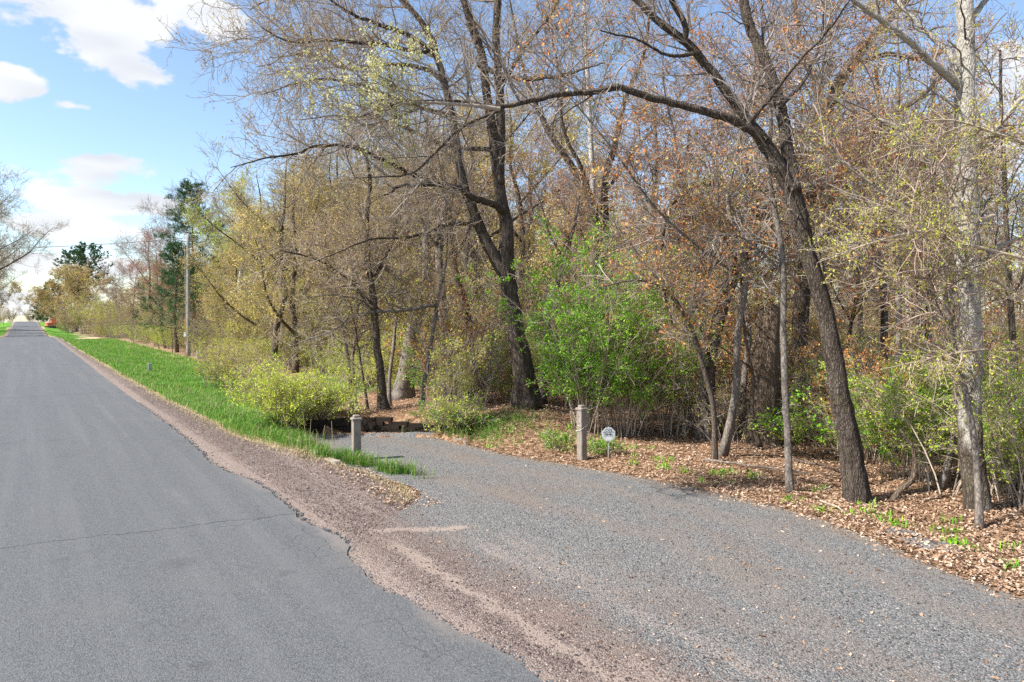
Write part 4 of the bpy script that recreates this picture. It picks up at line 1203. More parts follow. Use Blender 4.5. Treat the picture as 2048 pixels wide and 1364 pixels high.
for i, (px_, Y_, k_, lab_) in enumerate([(132, 176, 'thicket_b', 'tan thicket at the near foot of the far dome-shaped oak'), (140, 158, 'thicket_b', 'tan thicket under the middle of the far dome-shaped oak'),
                                         (172, 150, 'thicket_a', 'yellow-green thicket under the far dome-shaped oak'), (200, 142, 'thicket_b', 'tan thicket between the far dome-shaped oak and the birches'),
                                         (128, 168, 'brush_d', 'green brush in front of the far dome-shaped oak'), (222, 128, 'thicket_a', 'yellow-green thicket below the distant birches')]):
    put_px(k_, px_, Y_, 1.35, i * 1.1, lab_)
# across the road
for i, (u_, v_, k_, s_, lab) in enumerate([(-6.6, 138, 'oak_b', 1.75, 'tall grey bare tree across the road at the picture edge'),
                                       (-7.0, 134, 'oak_b', 1.8, 'second bare tree across the road, behind the tallest'),
                                       (-6.8, 152, 'maple_b', 1.35, 'reddish lower tree across the road'),
                                       (-5.8, 165, 'oak_b', 1.65, 'bare tree leaning its twigs over the far road'),
                                       (-6.6, 182, 'oak_b', 1.5, 'bare oak crowding the verge across the road in the dip'),
                                       (-8.6, 172, 'oak_b', 1.2, 'bare oak across the road shading the dip'),
                                       (-9.0, 200, 'oak_wide', .9, 'tan oak across the road near the crest'),
                                       (-9.5, 235, 'oak_b', 1.0, 'furthest bare oak across the road at the crest')]):
    x_, y_ = R2W(u_, v_)
    put(k_, x_, y_, s_, i * 1.3, lab)
NUM = ('first', 'second', 'third', 'fourth', 'fifth', 'sixth', 'seventh', 'eighth', 'ninth', 'tenth', 'eleventh', 'twelfth', 'thirteenth', 'fourteenth', 'fifteenth', 'sixteenth')
rng = R_(5)
for i in range(16):
    x_, y_ = R2W(rng.uniform(-10, -7.5), 122 + i * 8)
    put(('thicket_c', 'thicket_b')[i % 2], x_, y_, rng.uniform(.9, 1.4), rng.uniform(0, 6), 'rusty-brown thicket under the trees across the road, %s one from the crest dip' % NUM[i], 'thickets across the road')
for i in range(18):
    x_, y_ = R2W(-24 + i * 3.2, rng.uniform(318, 350))
    put(('thicket_b', 'aspen_b', 'thicket_b')[i % 3], x_, y_, rng.uniform(.9, 1.2) if i % 3 != 1 else .5, rng.uniform(0, 6), 'tiny bare tree on the skyline beyond the crest of the road', 'trees beyond the crest')


# ---- pines
def pine(name, label, px, Y, h, seed, crown0, width, tiers, lumps=False, nw=.035):
    rng = R_(seed)
    p = P(px, 640, Y)
    base = np.array([p[0], p[1], h1(p[0], p[1]) - .05])
    root = empty(name, label, 'tree', base)
    s = np.linspace(0, 1, 12)
    tr = np.stack([np.cumsum(rng.normal(0, .05, 12)), np.cumsum(rng.normal(0, .05, 12)), s * h], 1)
    link('trunk', Geo().add(*tubes(tr[None], (.17 * (1 - .93 * s))[None], 9, True)).mesh('trunk'), M['bark_pine'], root)
    g, L = Geo(), Geo()
    for k in range(tiers):
        f = crown0 + (1 - crown0) * (k + rng.uniform(-.2, .2)) / tiers
        if lumps:
            reach = width * math.sqrt(max(.05, 1 - ((f - crown0) / (1.02 - crown0)) ** 2))
        else:
            reach = width * (1 - f) ** .75 * rng.uniform(.65, 1.25) + .5
        nb = rng.integers(4, 7)
        az = rng.uniform(0, 6.28) + np.arange(nb) * 6.28 / nb + rng.normal(0, .3, nb)
        z0 = np.interp(f * h, tr[:, 2], tr[:, 0])
        bp = np.zeros((nb, 6, 3))
        t = np.linspace(0, 1, 6)
        rl = reach * rng.uniform(.5, 1.15, nb)
        bp[:, :, 0] = z0 + np.cos(az)[:, None] * rl[:, None] * t
        bp[:, :, 1] = np.sin(az)[:, None] * rl[:, None] * t
        bp[:, :, 2] = f * h + (rl[:, None] * (.10 * t + .18 * t ** 2)) + rng.normal(0, .05, (nb, 6))
        br = np.full((nb, 1), .028) * (1 - .8 * t)[None, :]
        g.add(*tubes(bp, br, 4))
        p2, r2 = grow(rng, bp, br, nb * 12, .25, 1, .55 + .12 * reach, .8, 4, .12, .10, .6, .005, .012)
        g.add(*tubes(p2, r2, 3))
        n = nb * 12 * 26
        idx = rng.integers(0, len(p2), n)
        ff = rng.uniform(.25, 1, n)[:, None] * 2.99
        ii_ = ff.astype(int)[:, 0]
        q = p2[idx, ii_] * (1 - (ff - ii_[:, None])) + p2[idx, np.minimum(ii_ + 1, 3)] * (ff - ii_[:, None])
        d = unit(p2[idx, 3] - p2[idx, 0]) * .7 + rng.normal(0, .7, (n, 3)) + [0, 0, .35]
        L.add(*blades(rng, q + rng.normal(0, .05, (n, 3)), d, rng.uniform(.14, .26, n) * (1 + 6 * (nw - .035)), nw))
    cr = link('crown', g.mesh('crown'), M['bark_pine'], root)
    link('needles', L.mesh('needles', False), M['needle'], cr)
    return root


pine('pine_tree', 'tall dark green pine standing above the other roadside trees, behind the utility pole', 394, 60, 14.9, 301, .28, 5.0, 16)
pine('pine_tree', 'lower dark pine with tiered boughs just left of the utility pole', 354, 59, 9.6, 302, .22, 4.2, 8)
pine('pine_tree', 'round-topped dark pine showing above the far dome-shaped oak', 180, 185, 23.0, 303, .5, 6.5, 14, True, .11)
pine('pine_tree', 'second round-topped pine above the far dome-shaped oak', 150, 190, 21.5, 304, .5, 5.5, 12, True, .11)
pine('pine_tree', 'dark pine at the far edge of the dome-shaped oak by the crest', 100, 215, 14.0, 305, .1, 4.6, 13, False, .1)
pine('pine_tree', 'low dark pine beside the orange machine', 88, 250, 11.0, 306, .1, 4.5, 11, False, .1)

# ------------------------------------------------------------------ the wood
rng = R_(77)
placed = []


def try_place(n, Ylo, Yhi, xlo, xhi, mind, keep=None, seed=0):
    rg = R_(seed)
    out, tries = [], 0
    while len(out) < n and tries < n * 60:
        tries += 1
        Y = math.sqrt(rg.uniform(Ylo ** 2, Yhi ** 2))
        X = rg.uniform(xlo, xhi) * Y
        if in_poly(np.array([X]), np.array([Y]), OPEN_POLY)[0]:
            continue
        u_, v_ = W2R(X, Y)
        if u_ < 10.5 and v_ > 20:
            continue
        if keep and not keep(X, Y):
            continue
        if any((X - a) ** 2 + (Y - b_) ** 2 < mind * mind for a, b_ in placed + out):
            continue
        out.append((X, Y))
    placed.extend(out)
    return out, rg


window = lambda X, Y: not (-.36 < X / Y < -.115 and Y < 33) and not (-.13 < X / Y < .09 and Y < 18.5)       # the open litter floor seen past the gatepost
SECT = [(640, 'behind the lime bush'), (790, 'behind the left gatepost'), (900, 'behind the pale leaning trunk'), (1080, 'behind the forked oak'), (1300, 'behind the green bushes'),
        (1480, 'right of the security sign'), (1620, 'behind the grey sapling'), (1760, 'behind the leaning tree'), (1900, 'just left of the poplar'), (9999, 'beyond the poplar')]
KIND = {'oak_b': ('bare grey-twigged oak', 'bare oaks'), 'oak_a': ('tan-catkined oak', 'tan oaks'), 'maple_a': ('rust-leaved maple', 'rusty maples'), 'maple_b': ('pinkish-red maple', 'pinkish maples'),
        'slim_a': ('slim rust-leaved sapling', 'rusty saplings'), 'slim_b': ('slim yellowish sapling', 'yellowish saplings'), 'aspen_a': ('fresh green aspen', 'aspens'), 'aspen_b': ('pale bare birch', 'birches'),
        'brush_a': ('olive-leaved brush', 'olive brush'), 'brush_b': ('rust-leaved brush', 'rusty brush'), 'brush_c': ('lime-leaved brush', 'lime brush'), 'brush_d': ('green-leaved brush', 'green brush'),
        'brush_e': ('tall bare brown brush', 'bare brush'), 'weeds': ('pale dry weeds', 'dry weeds'), 'thicket_a': ('tall yellow-green thicket', 'yellow-green thickets'),
        'thicket_b': ('tall tan thicket', 'tan thickets'), 'thicket_c': ('tall rusty thicket', 'rusty thickets')}
todo = []


def wood(n, lo, hi, mind, seed, kinds, pr, pl, smin, smax):
    for X, Y in try_place(n, lo, hi, -.36, .84, mind, window, seed)[0]:
        k = rng.choice(kinds, p=pr if X / Y > .05 else pl)
        todo.append((k, X, Y, rng.uniform(smin, smax), rng.uniform(0, 6.28)))


wood(74, 20, 52, 1.6, 1, ['oak_b', 'maple_a', 'maple_b', 'slim_a', 'aspen_b', 'oak_a'], [.16, .30, .12, .26, .08, .08], [.26, .08, .06, .14, .10, .36], .75, 1.1)
wood(112, 15, 40, .9, 2, ['brush_a', 'brush_b', 'brush_c', 'brush_d', 'brush_e'], [.26, .22, .22, .14, .16], [.40, .08, .26, .10, .16], .8, 1.4)
wood(38, 20, 50, 1.6, 3, ['thicket_a', 'thicket_b', 'thicket_c'], [.34, .26, .40], [.42, .48, .10], .7, 1.05)
for X, Y in try_place(18, 10.4, 17, .47, .84, .8, lambda X, Y: Y > 12.2 or X / Y > .60, 9)[0]:
    todo.append((rng.choice(['brush_c', 'brush_d', 'brush_a', 'brush_b', 'slim_a'], p=[.30, .18, .22, .12, .18]), X, Y, rng.uniform(.65, 1.1), rng.uniform(0, 6.28)))
for X, Y in try_place(12, 12.8, 20, .26, .80, 1.2, None, 19)[0]:
    todo.append((('slim_a', 'slim_b')[len(todo) % 2], X, Y, rng.uniform(.75, 1.15), rng.uniform(0, 6.28)))
todo.sort(key=lambda q_: q_[2])
cnt = {}
for k, X, Y, sc, rz in todo:
    px = 1024 + F * X / Y
    sec = next(t_ for lim, t_ in SECT if px < lim)
    i = cnt[(k, sec)] = cnt.get((k, sec), -1) + 1
    if px > 1050:
        sc *= {'oak': .66, 'map': .80, 'thi': .82}.get(k[:3], 1)
    put(k, X, Y, sc, rz, '%s %s, %s of its kind from the drive' % (KIND[k][0], sec, NUM[i]), KIND[k][1] + ' in the wood')
# brush edge along the roadside grass, then the ranks behind it
todo = []
for i in range(54):
    v_ = 24 + i * 2.5 + rng.uniform(-.8, .8)
    x_, y_ = R2W(rng.uniform(10.2, 12.6), v_)
    todo.append((v_, rng.choice(['brush_a', 'brush_e', 'brush_c', 'weeds'], p=[.36, .24, .14, .26]), x_, y_, rng.uniform(.8, 1.25)))
for i in range(40):
    v_ = 25 + i * 3.2 + rng.uniform(-1, 1)
    x_, y_ = R2W(rng.uniform(12.5, 15.5), v_)
    todo.append((v_, rng.choice(['thicket_a', 'thicket_b', 'thicket_c'], p=[.42, .46, .12] if v_ < 75 else [.25, .4, .35]), x_, y_, rng.uniform(.75, 1.15)))
for i in range(30):
    v_ = 32 + i * 3.6
    x_, y_ = R2W(rng.uniform(15.5, 26), v_)
    todo.append((v_, rng.choice(['oak_a', 'oak_b', 'aspen_a', 'slim_b', 'maple_b'], p=[.4, .16, .18, .08, .18]), x_, y_, rng.uniform(.65, .95)))
todo.sort(key=lambda q_: q_[0])
cnt = {}
for v_, k, x_, y_, sc in todo:
    i = cnt[k] = cnt.get(k, -1) + 1
    put(k, x_, y_, sc, rng.uniform(0, 6.28), '%s by the roadside grass, %s of its kind beyond the lime bush' % (KIND[k][0], (NUM + ('seventeenth', 'eighteenth', 'nineteenth', 'twentieth', 'twenty-first', 'twenty-second', 'twenty-third', 'twenty-fourth', 'twenty-fifth', 'twenty-sixth'))[min(i, 25)]), KIND[k][1] + ' along the roadside')

# far wood that reads as one mass
rg = R_(88)
g = Geo()
tp, tr_ = [], []
for i in range(210):
    Y = rg.uniform(52, 95)
    X = rg.uniform(-.35, .9) * Y
    z = h1(X, Y)
    h = rg.uniform(7, 13)
    s = np.linspace(0, 1, 6)[:, None]
    tp.append(np.array([X, Y, z]) + s * np.array([rg.normal(0, .8), rg.normal(0, .8), h]))
    tr_.append(rg.uniform(.06, .16) * (1 - .85 * s[:, 0]))
tp, tr_ = np.array(tp), np.array(tr_)
g.add(*tubes(tp, tr_, 5))
p1, r1 = grow(rg, tp, tr_, 2800, .03, 1, 2.6, .8, 5, .18, .05, .4, .02, .05)
g.add(*tubes(p1, r1, 3))
p2, r2 = grow(rg, p1, r1, 12000, .1, 1, 1.3, .8, 3, .2, .03, .6, .012, .03)
g.add(*tubes(p2, r2, 3))
fw = link('far_woods', g.mesh('far_woods'), M['twig'])
fw['kind'] = 'stuff'
tag(fw, 'brown mass of distant bare woods seen between the trunks', 'woods')
v, f = leaves_on(rg, p2, 12000, .26, .2, .1, .2, .7)
fl = link('far_leaves', make_mesh('far_leaves', v, f, False), M['leaf_olive'], fw)
fl['kind'] = 'stuff'
v, f = leaves_on(rg, p2, 9000, .24, .2, .1, .2, .7)
fl = link('far_leaves', make_mesh('far_leaves', v, f, False), M['leaf_rust'], fw)
fl['kind'] = 'stuff'


# ------------------------------------------------------------------ bushes in front
def bush_px(name, label, px, py, seed, *a, **k):
    p = GT(px, py)
    return shrub(name, label, seed, *a, loc=p, **k)


bush_px('lime_bush', 'rounded yellow-green bush at the end of the roadside grass bank', 592, 852, 401, 1.65, .95, 60, 'twig_pale', [('leaf_lime', 2700, .052, 4, .2, .5), ('leaf_olive', 1800, .05, 2, .2, .5)], 520, 2300, arch=.22, rstem=.010, l2=.5, l3=.3)
bush_px('lime_bush', 'small yellow-green bush behind the rounded one, nearer the wall', 632, 842, 402, 1.2, .9, 36, 'twig_pale', [('leaf_lime', 3200, .05, 2, .2, .5)], 260, 1100, arch=.3, rstem=.009)
bush_px('olive_bush', 'upright olive-leaved young bush by the utility pole in the grass', 424, 778, 403, 2.2, 1.1, 14, 'twig', [('leaf_yellow', 2400, .06, 1, .2, .6)], 200, 800, rstem=.014)
bush_px('honeysuckle_bush', 'big bright green bush behind the right gatepost', 1172, 864, 404, 4.3, .85, 34, 'twig_pale', [('leaf_green', 3400, .058, 5, .2, .6), ('leaf_lime', 1600, .04, 1, .2, .6)], 520, 2000, arch=.10, rstem=.014, l2=.7, l3=.36)
bush_px('honeysuckle_bush', 'green bush crowding behind the security sign', 1245, 872, 405, 4.2, 1.15, 32, 'twig_pale', [('leaf_green', 2300, .056, 5, .2, .6), ('leaf_lime', 2400, .04, 1, .2, .6)], 480, 1800, arch=.10, rstem=.014, l2=.7, l3=.36)
bush_px('honeysuckle_bush', 'leggy half-leafed bush right of the security sign', 1335, 868, 406, 3.8, 1.3, 24, 'twig_pale', [('leaf_green', 350, .05, 5, .2, .6), ('leaf_lime', 2000, .045, 1, .2, .6)], 340, 1200, arch=.12, rstem=.012, l2=.7, l3=.36)
bush_px('green_bush', 'low bright green plant at the bend where the wall ends', 890, 862, 407, .9, .8, 26, 'twig_pale', [('leaf_green', 1300, .04, 2, .2, .6)], 160, 520, arch=.25, rstem=.006, l2=.3, l3=.2)
bush_px('green_bush', 'low green plant at the foot of the security sign post', 1205, 906, 408, .42, .40, 20, 'twig_pale', [('leaf_green', 420, .045, 2, .2, .6)], 60, 160, arch=.25, rstem=.004, l2=.2, l3=.12)
bush_px('green_bush', 'low green plant left of the right gatepost foot', 1120, 900, 409, .62, .55, 22, 'twig_pale', [('leaf_green', 500, .04, 2, .2, .6), ('leaf_lime', 300, .04, 1, .2, .6)], 90, 260, arch=.25, rstem=.004, l2=.22, l3=.14)
bush_px('olive_bush', 'brown brush with a few olive leaves between the wall and the forked oak', 915, 860, 410, .8, .55, 18, 'twig_pale', [('leaf_lime', 900, .045, 2, .2, .55), ('leaf_yellow', 500, .045, 1, .2, .5)], 150, 500, rstem=.008)
bush_px('olive_bush', 'tangled brush leaning against the left side of the forked oak', 905, 832, 411, 2.3, .7, 16, 'twig_pale', [('leaf_yellow', 1000, .05, 2, .2, .55), ('leaf_green', 600, .045, 1, .2, .5)], 170, 600, rstem=.008)
bush_px('olive_bush', 'airy olive bush at the grass edge, first one beyond the lime bush', 500, 806, 422, 1.7, .9, 18, 'twig_pale', [('leaf_olive', 1000, .05, 2, .2, .55), ('leaf_lime', 500, .05, 1, .2, .5)], 150, 560, rstem=.008)
bush_px('olive_bush', 'airy olive bush at the grass edge, second one beyond the lime bush', 462, 776, 423, 2.0, 1.0, 18, 'twig_pale', [('leaf_yellow', 1000, .055, 2, .2, .55), ('leaf_olive', 500, .05, 1, .2, .5)], 150, 560, rstem=.009)
bush_px('olive_bush', 'airy olive bush at the grass edge, third one beyond the lime bush', 440, 748, 424, 2.3, 1.2, 18, 'twig_pale', [('leaf_olive', 1000, .06, 2, .2, .55), ('leaf_lime', 500, .05, 1, .2, .5)], 150, 560, rstem=.010)
bush_px('red_bush', 'sparse dark bush with a few crimson leaves left of the forked oak', 960, 812, 413, 2.6, .9, 9, 'twig_red', [('leaf_red', 500, .05, 1, .2, .6)], 180, 700, rstem=.01)
bush_px('yellow_bush', 'leggy yellow-green leaved bush beside the right foot of the leaning trunk', 1815, 955, 414, 2.3, 1.2, 20, 'twig_pale', [('leaf_green', 900, .055, 5, .2, .6), ('leaf_lime', 1500, .045, 2, .2, .6)], 300, 1200, rstem=.010, arch=.2)
bush_px('yellow_bush', 'yellow-green leaved bush in front of the poplar foot', 1890, 985, 415, 2.4, 1.5, 20, 'twig_pale', [('leaf_lime', 2200, .042, 2, .3, .55), ('leaf_green', 700, .045, 1, .2, .6)], 300, 1200, rstem=.010, arch=.2)
bush_px('yellow_bush', 'yellow-green leaved bush at the right picture edge', 2020, 1010, 416, 2.5, 1.3, 22, 'twig_pale', [('leaf_lime', 2000, .042, 2, .3, .55), ('leaf_green', 900, .04, 1, .2, .6)], 300, 1200, rstem=.010, arch=.2)
bush_px('green_bush', 'dark green leafy bush behind the leaning trunk on its right', 1740, 912, 417, 1.9, 1.5, 22, 'twig', [('leaf_green', 900, .06, 5, .2, .6)], 260, 1000, rstem=.009, arch=.2)
bush_px('brown_bush', 'tangle of bare arching stems left of the grey sapling', 1470, 885, 418, 2.1, 1.4, 22, 'twig', [('leaf_olive', 1400, .04, 1, .2, .55)], 220, 800, rstem=.010, arch=.25)
bush_px('brown_bush', 'bare brush in front of the broken dead trunk', 1550, 868, 419, 1.6, 1.1, 20, 'twig', [('leaf_rust', 1200, .042, 1, .2, .6)], 260, 1100, rstem=.008, arch=.2)
bush_px('brown_bush', 'rust-tinged brush between the leaning trunk and grey sapling', 1630, 880, 420, 2.6, 1.3, 16, 'twig_red', [('leaf_rust', 2200, .045, 1, .2, .6)], 280, 1200, rstem=.009, arch=.15)
bush_px('brown_bush', 'bare pale brush just behind the lime bush beside the grass', 515, 780, 421, 2.4, 1.1, 20, 'twig_pale', [('leaf_catkin', 2200, .06, 1, .2, .5)], 240, 900, rstem=.010, arch=.2, l2=.8)

# ------------------------------------------------------------------ made things
def box(g, sx, sy, sz, c=(0, 0, 0), bev=.0, top=1.0, rz=0.0):
    """box with chamfered upright edges; top scales the upper face"""
    hx, hy = sx / 2, sy / 2
    if bev:
        o = [(-hx + bev, -hy), (hx - bev, -hy), (hx, -hy + bev), (hx, hy - bev), (hx - bev, hy), (-hx + bev, hy), (-hx, hy - bev), (-hx, -hy + bev)]
    else:
        o = [(-hx, -hy), (hx, -hy), (hx, hy), (-hx, hy)]
    o = np.array(o)
    if rz:
        o = o @ np.array([[math.cos(rz), math.sin(rz)], [-math.sin(rz), math.cos(rz)]])
    n = len(o)
    v = np.vstack([np.c_[o, np.full(n, -sz / 2)], np.c_[o * top, np.full(n, sz / 2)]]) + np.asarray(c)
    i = np.arange(n)
    j = (i + 1) % n
    g.add(v, [np.stack([i, j, j + n, i + n], 1), (i + n)[None, :], i[::-1][None, :]])
    return g


def part(name, g, mat, parent, smooth=False, loc=None, rot=None):
    return link(name, g.mesh(name, smooth), M[mat], parent, loc, rot)


def gatepost(label, px, py, wd, hgt, rz, lean):
    p = GT(px, py)
    root = empty('gatepost', label, 'post', p, rz, 'weathered gateposts of the drive')
    root.rotation_euler = (lean, 0, rz)
    rg = R_(int(px))
    g = Geo()
    n = 14
    zz = np.linspace(-.25, hgt, n)
    o = wd / 2
    b = .012
    prof = np.array([(-o + b, -o), (0, -o), (o - b, -o), (o, -o + b), (o, 0), (o, o - b), (o - b, o), (0, o), (-o + b, o), (-o, o - b), (-o, 0), (-o, -o + b)])
    v = np.stack([np.c_[prof * (1 + rg.normal(0, .012, (12, 1))), np.full(12, z)] for z in zz])
    m_ = 12
    i = np.arange(n - 1)[:, None] * m_
    j = np.arange(m_)[None, :]
    g.add(v.reshape(-1, 3), [np.stack([i + j, i + (j + 1) % m_, i + m_ + (j + 1) % m_, i + m_ + j], -1).reshape(-1, 4), (np.arange(m_) + (n - 1) * m_)[None, :]])
    part('shaft', g, 'post_wood', root)
    cap = Geo()
    box(cap, wd * 1.26, wd * 1.26, .026, (0, 0, hgt + .016), .008)
    box(cap, wd * 1.26, wd * 1.26, .018, (0, 0, hgt + .040), .008, .80)
    box(cap, wd * .72, wd * .72, .030, (0, 0, hgt + .064), .006)
    box(cap, wd * .74, wd * .74, .016, (0, 0, hgt + .088), .006, .72)
    part('cap', cap, 'post_wood', root)
    return root


def rot2(rz):
    return np.array([[math.cos(rz), -math.sin(rz)], [math.sin(rz), math.cos(rz)]])


gl = gatepost('weathered wooden gatepost in the grass, left of the drive, with a red reflector', 713, 928, .155, .84, math.radians(28), .0)
k = Geo()
box(k, .05, .012, .034, (.115, -.03, .565))
box(k, .04, .02, .02, (.075, -.03, .565))
part('reflector', k, 'red_reflector', gl)
k = Geo()
k.add(*tubes(np.array([[(.07, -.03, .548), (.10, -.04, .538), (.14, -.04, .540), (.155, -.04, .556)]]), np.full((1, 4), .005), 6, True))
part('hook', k, 'metal_dark', gl)
k = Geo()
k.add(*tubes(np.array([[(-.0805, .01, .58), (-.084, .01, .58)]]), np.full((1, 2), .010), 8, True))
k.add(*tubes(np.array([[(-.02, -.0805, .575), (-.02, -.084, .575)]]), np.full((1, 2), .009), 8, True))
part('bolt', k, 'metal_dark', gl)

gr = gatepost('weathered wooden gatepost right of the drive, a pale rope knotted round it', 1164, 919, .145, .95, math.radians(38), -.02)
a_ = np.linspace(0, 2 * math.pi, 17)
k = Geo()
sq = np.array([[max(-.078, min(.078, .115 * math.cos(a))), max(-.078, min(.078, .115 * math.sin(a))), .60 + .05 * math.cos(a + .6)] for a in a_])
k.add(*tubes(sq[None], np.full((1, 17), .006), 6))
k.add(*tubes(np.array([[(.05, -.08, .56), (.10, -.13, .45), (.16, -.15, .32), (.19, -.14, .22)]]), np.full((1, 4), .005), 6, True))
k.add(*tubes(np.array([[(-.08, -.07, .60), (-.12, -.06, .66), (-.13, -.03, .67)]]), np.full((1, 3), .005), 6, True))
k.add(*tubes(np.array([[(.08, -.04, .60), (.13, .0, .67), (.14, .02, .68)]]), np.full((1, 3), .005), 6, True))
part('rope', k, 'rope', gr)
k = Geo()
for z_ in (.70, .83):
    k.add(*tubes(np.array([[(-.073, -.01, z_), (-.076, -.01, z_)]]), np.full((1, 2), .010), 8, True))
part('bolt', k, 'metal_dark', gr)

# ---- security sign
sp = GT(1217, 917)
sg = empty('security_sign', 'small white octagonal security sign on a thin metal stake beside the right gatepost', 'sign', sp, math.radians(8))
k = Geo()
k.add(*tubes(np.array([[(0, .012, -.15), (0, .012, .60)]]), np.full((1, 2), .008), 8, True))
part('stake', k, 'metal_grey', sg)


def prism(poly, y0, y1):
    n = len(poly)
    v = np.vstack([np.c_[poly[:, 0], np.full(n, y0), poly[:, 1]], np.c_[poly[:, 0], np.full(n, y1), poly[:, 1]]])
    i = np.arange(n)
    j = (i + 1) % n
    return v, [np.stack([i, j, j + n, i + n], 1)[:, ::-1], i[None, :], (i + n)[None, ::-1]]


def octagon(r):
    a = np.radians(22.5 + 45 * np.arange(8))
    return np.c_[r * np.cos(a), r * np.sin(a)]


SZ = .455
panel = part('panel', Geo().add(*prism(octagon(.140), -.004, .004)), 'sign_white', sg, loc=(0, 0, SZ))


def ring(r0, r1, n, y, cx=0, cz=0, octo=False):
    a = np.radians(22.5 + 45 * np.arange(8)) if octo else np.linspace(0, 2 * math.pi, n, endpoint=False)
    n = len(a)
    v = np.vstack([np.c_[cx + r * np.cos(a), np.full(n, y), cz + r * np.sin(a)] for r in (r0, r1)])
    i = np.arange(n)
    j = (i + 1) % n
    return v, [np.stack([i, j, j + n, i + n], 1)]


def flat_poly(pts, y):
    pts = np.asarray(pts, float)
    return np.c_[pts[:, 0], np.full(len(pts), y), pts[:, 1]], [np.arange(len(pts))[None, :]]


part('border', Geo().add(*ring(.122, .127, 8, -.0055, octo=True)), 'sign_grey', panel)
for txt, size, z_ in (('CWS', .060, .058), ('SECURITY', .047, .020)):
    cu = bpy.data.curves.new('lettering', 'FONT')
    cu.body, cu.size, cu.align_x = txt, size, 'CENTER'
    cu.offset = .0012
    tmp = bpy.data.objects.new('lettering', cu)
    tm = bpy.data.meshes.new_from_object(tmp)
    bpy.data.objects.remove(tmp)
    link('lettering', tm, M['sign_dark'], panel, (0, -.006, z_), (math.pi / 2, 0, 0))
k = Geo()
for s in (-1, 1):
    k.add(*ring(.025, .031, 22, -.006, s * .062, -.024))
    k.add(*flat_poly([(s * .062 - .014, -.018), (s * .062 + .014, -.018), (s * .062, -.036)], -.006))
    k.add(*flat_poly([(s * .012, .000), (s * .036, .012), (s * .060, .010), (s * .090, .002), (s * .060, -.001), (s * .040, -.012), (s * .026, -.026), (s * .014, -.012)], -.0064))
k.add(*flat_poly([(-.014, -.010), (.014, -.010), (.014, .004), (-.014, .004)], -.0068))
part('emblem', k, 'sign_dark', panel)
k = Geo()
k.add(*ring(.0001, .008, 14, -.0074, 0, 0.0))
part('emblem_hub', k, 'sign_grey', panel)
part('emblem_dot', Geo().add(*flat_poly([(-.009, -.044), (.009, -.044), (.011, -.036), (-.011, -.036)], -.006)), 'sign_red', panel)

# ---- timber retaining wall: stepped stacks of short timbers
wl = resample([(*p, 0) for p in WALL], 40)[:, :2]
wroot = empty('retaining_wall', 'low dark timber retaining wall stepping down along the far side of the drive', 'wall', (*wl[20], 0))
seglen = np.linalg.norm(np.diff(wl, axis=0), axis=1).sum()
ns = 9
rg = R_(31)
for s in range(ns):
    f0, f1 = s / ns, (s + 1) / ns
    p0 = np.array([np.interp(f0, np.linspace(0, 1, 40), wl[:, q_]) for q_ in (0, 1)])
    p1 = np.array([np.interp(f1, np.linspace(0, 1, 40), wl[:, q_]) for q_ in (0, 1)])
    d = p1 - p0
    ln = np.linalg.norm(d)
    azm = math.atan2(d[1], d[0]) - .05                  # each bay turned, so its end shows
    nc = 4
    top = (.20, .27, .32, .345, .35, .34, .32, .29, .25)[s]
    ch = .093
    z0 = float(H(np.array([p0[0]]), np.array([p0[1] - .3]), True)[0])
    for c_ in range(nc):
        k = Geo()
        jit = rg.normal(0, .006, 2)
        box(k, ln + .05 + rg.uniform(-.02, .02), .12, ch - .005, (0, 0, 0), .006)
        tm = part('timber', k, 'timber', wroot, loc=((p0[0] + p1[0]) / 2 - wl[20][0] + jit[0] + d[0] * (.27 if c_ % 2 else -.23), (p0[1] + p1[1]) / 2 - wl[20][1] + d[1] * (.27 if c_ % 2 else -.23) + jit[1] - .012 * (nc - c_), z0 + top - ch * (nc - c_ - .5) + rg.normal(0, .003)),
                  rot=(rg.normal(0, .02), -.045 + rg.normal(0, .008), azm + rg.normal(0, .012)))
# pale edging blocks along the grass side of the drive
for i, (px, py, ln, rz, lab) in enumerate([(572, 862, .62, 2.15, 'pale concrete edging block at the wall end, half sunk in grass'), (640, 908, .70, 2.20, 'pale concrete edging block left of the gatepost along the drive'), (665, 925, .55, 2.15, 'shorter pale edging block almost hidden by grass near the gatepost')]):
    p = GT(px, py)
    k = Geo()
    box(k, ln, .17, .24, (0, 0, 0), .03, .94)
    o = part('edging_block', k, 'concrete', None, loc=(p[0], p[1], p[2] - .075), rot=(.05, .06, rz))
    tag(o, lab, 'block', 'edging blocks of the drive')

# ---- utility pole, its cable guard, the wire
pp = GT(377, 713)
up = empty('utility_pole', 'weathered grey utility pole in the roadside grass with an orange cable guard', 'pole', pp)
hp = (713 - 469) / F * pp[1]
g = Geo()
zz = np.linspace(-.3, hp, 14)
g.add(*tubes(np.stack([.012 * zz, 0 * zz, zz], 1)[None], np.linspace(.165, .115, 14)[None], 12, True))
part('pole', g, 'pole_wood', up, True)
for nm, z0, z1, mt in (('cable_guard', 0, .9, 'orange'), ('cable_guard', .9, 1.9, 'orange'), ('cable_guard', 1.95, 2.9, 'orange')):
    g = Geo()
    g.add(*tubes(np.array([[(-.20 + .012 * z0, -.06, z0), (-.20 + .012 * z1, -.06, z1)]]), np.full((1, 2), .045), 8, True))
    part(nm, g, mt, up)
g = Geo()
box(g, .20, .02, .34, (-.19, -.12, 1.72))
part('tag_plate', g, 'white_plastic', up)
g = Geo()
g.add(*tubes(np.array([[(-.17, -.04, 2.9), (-.13, -.05, hp - 1.2)]]), np.full((1, 2), .02), 6, True))
part('conduit', g, 'metal_grey', up)
g = Geo()
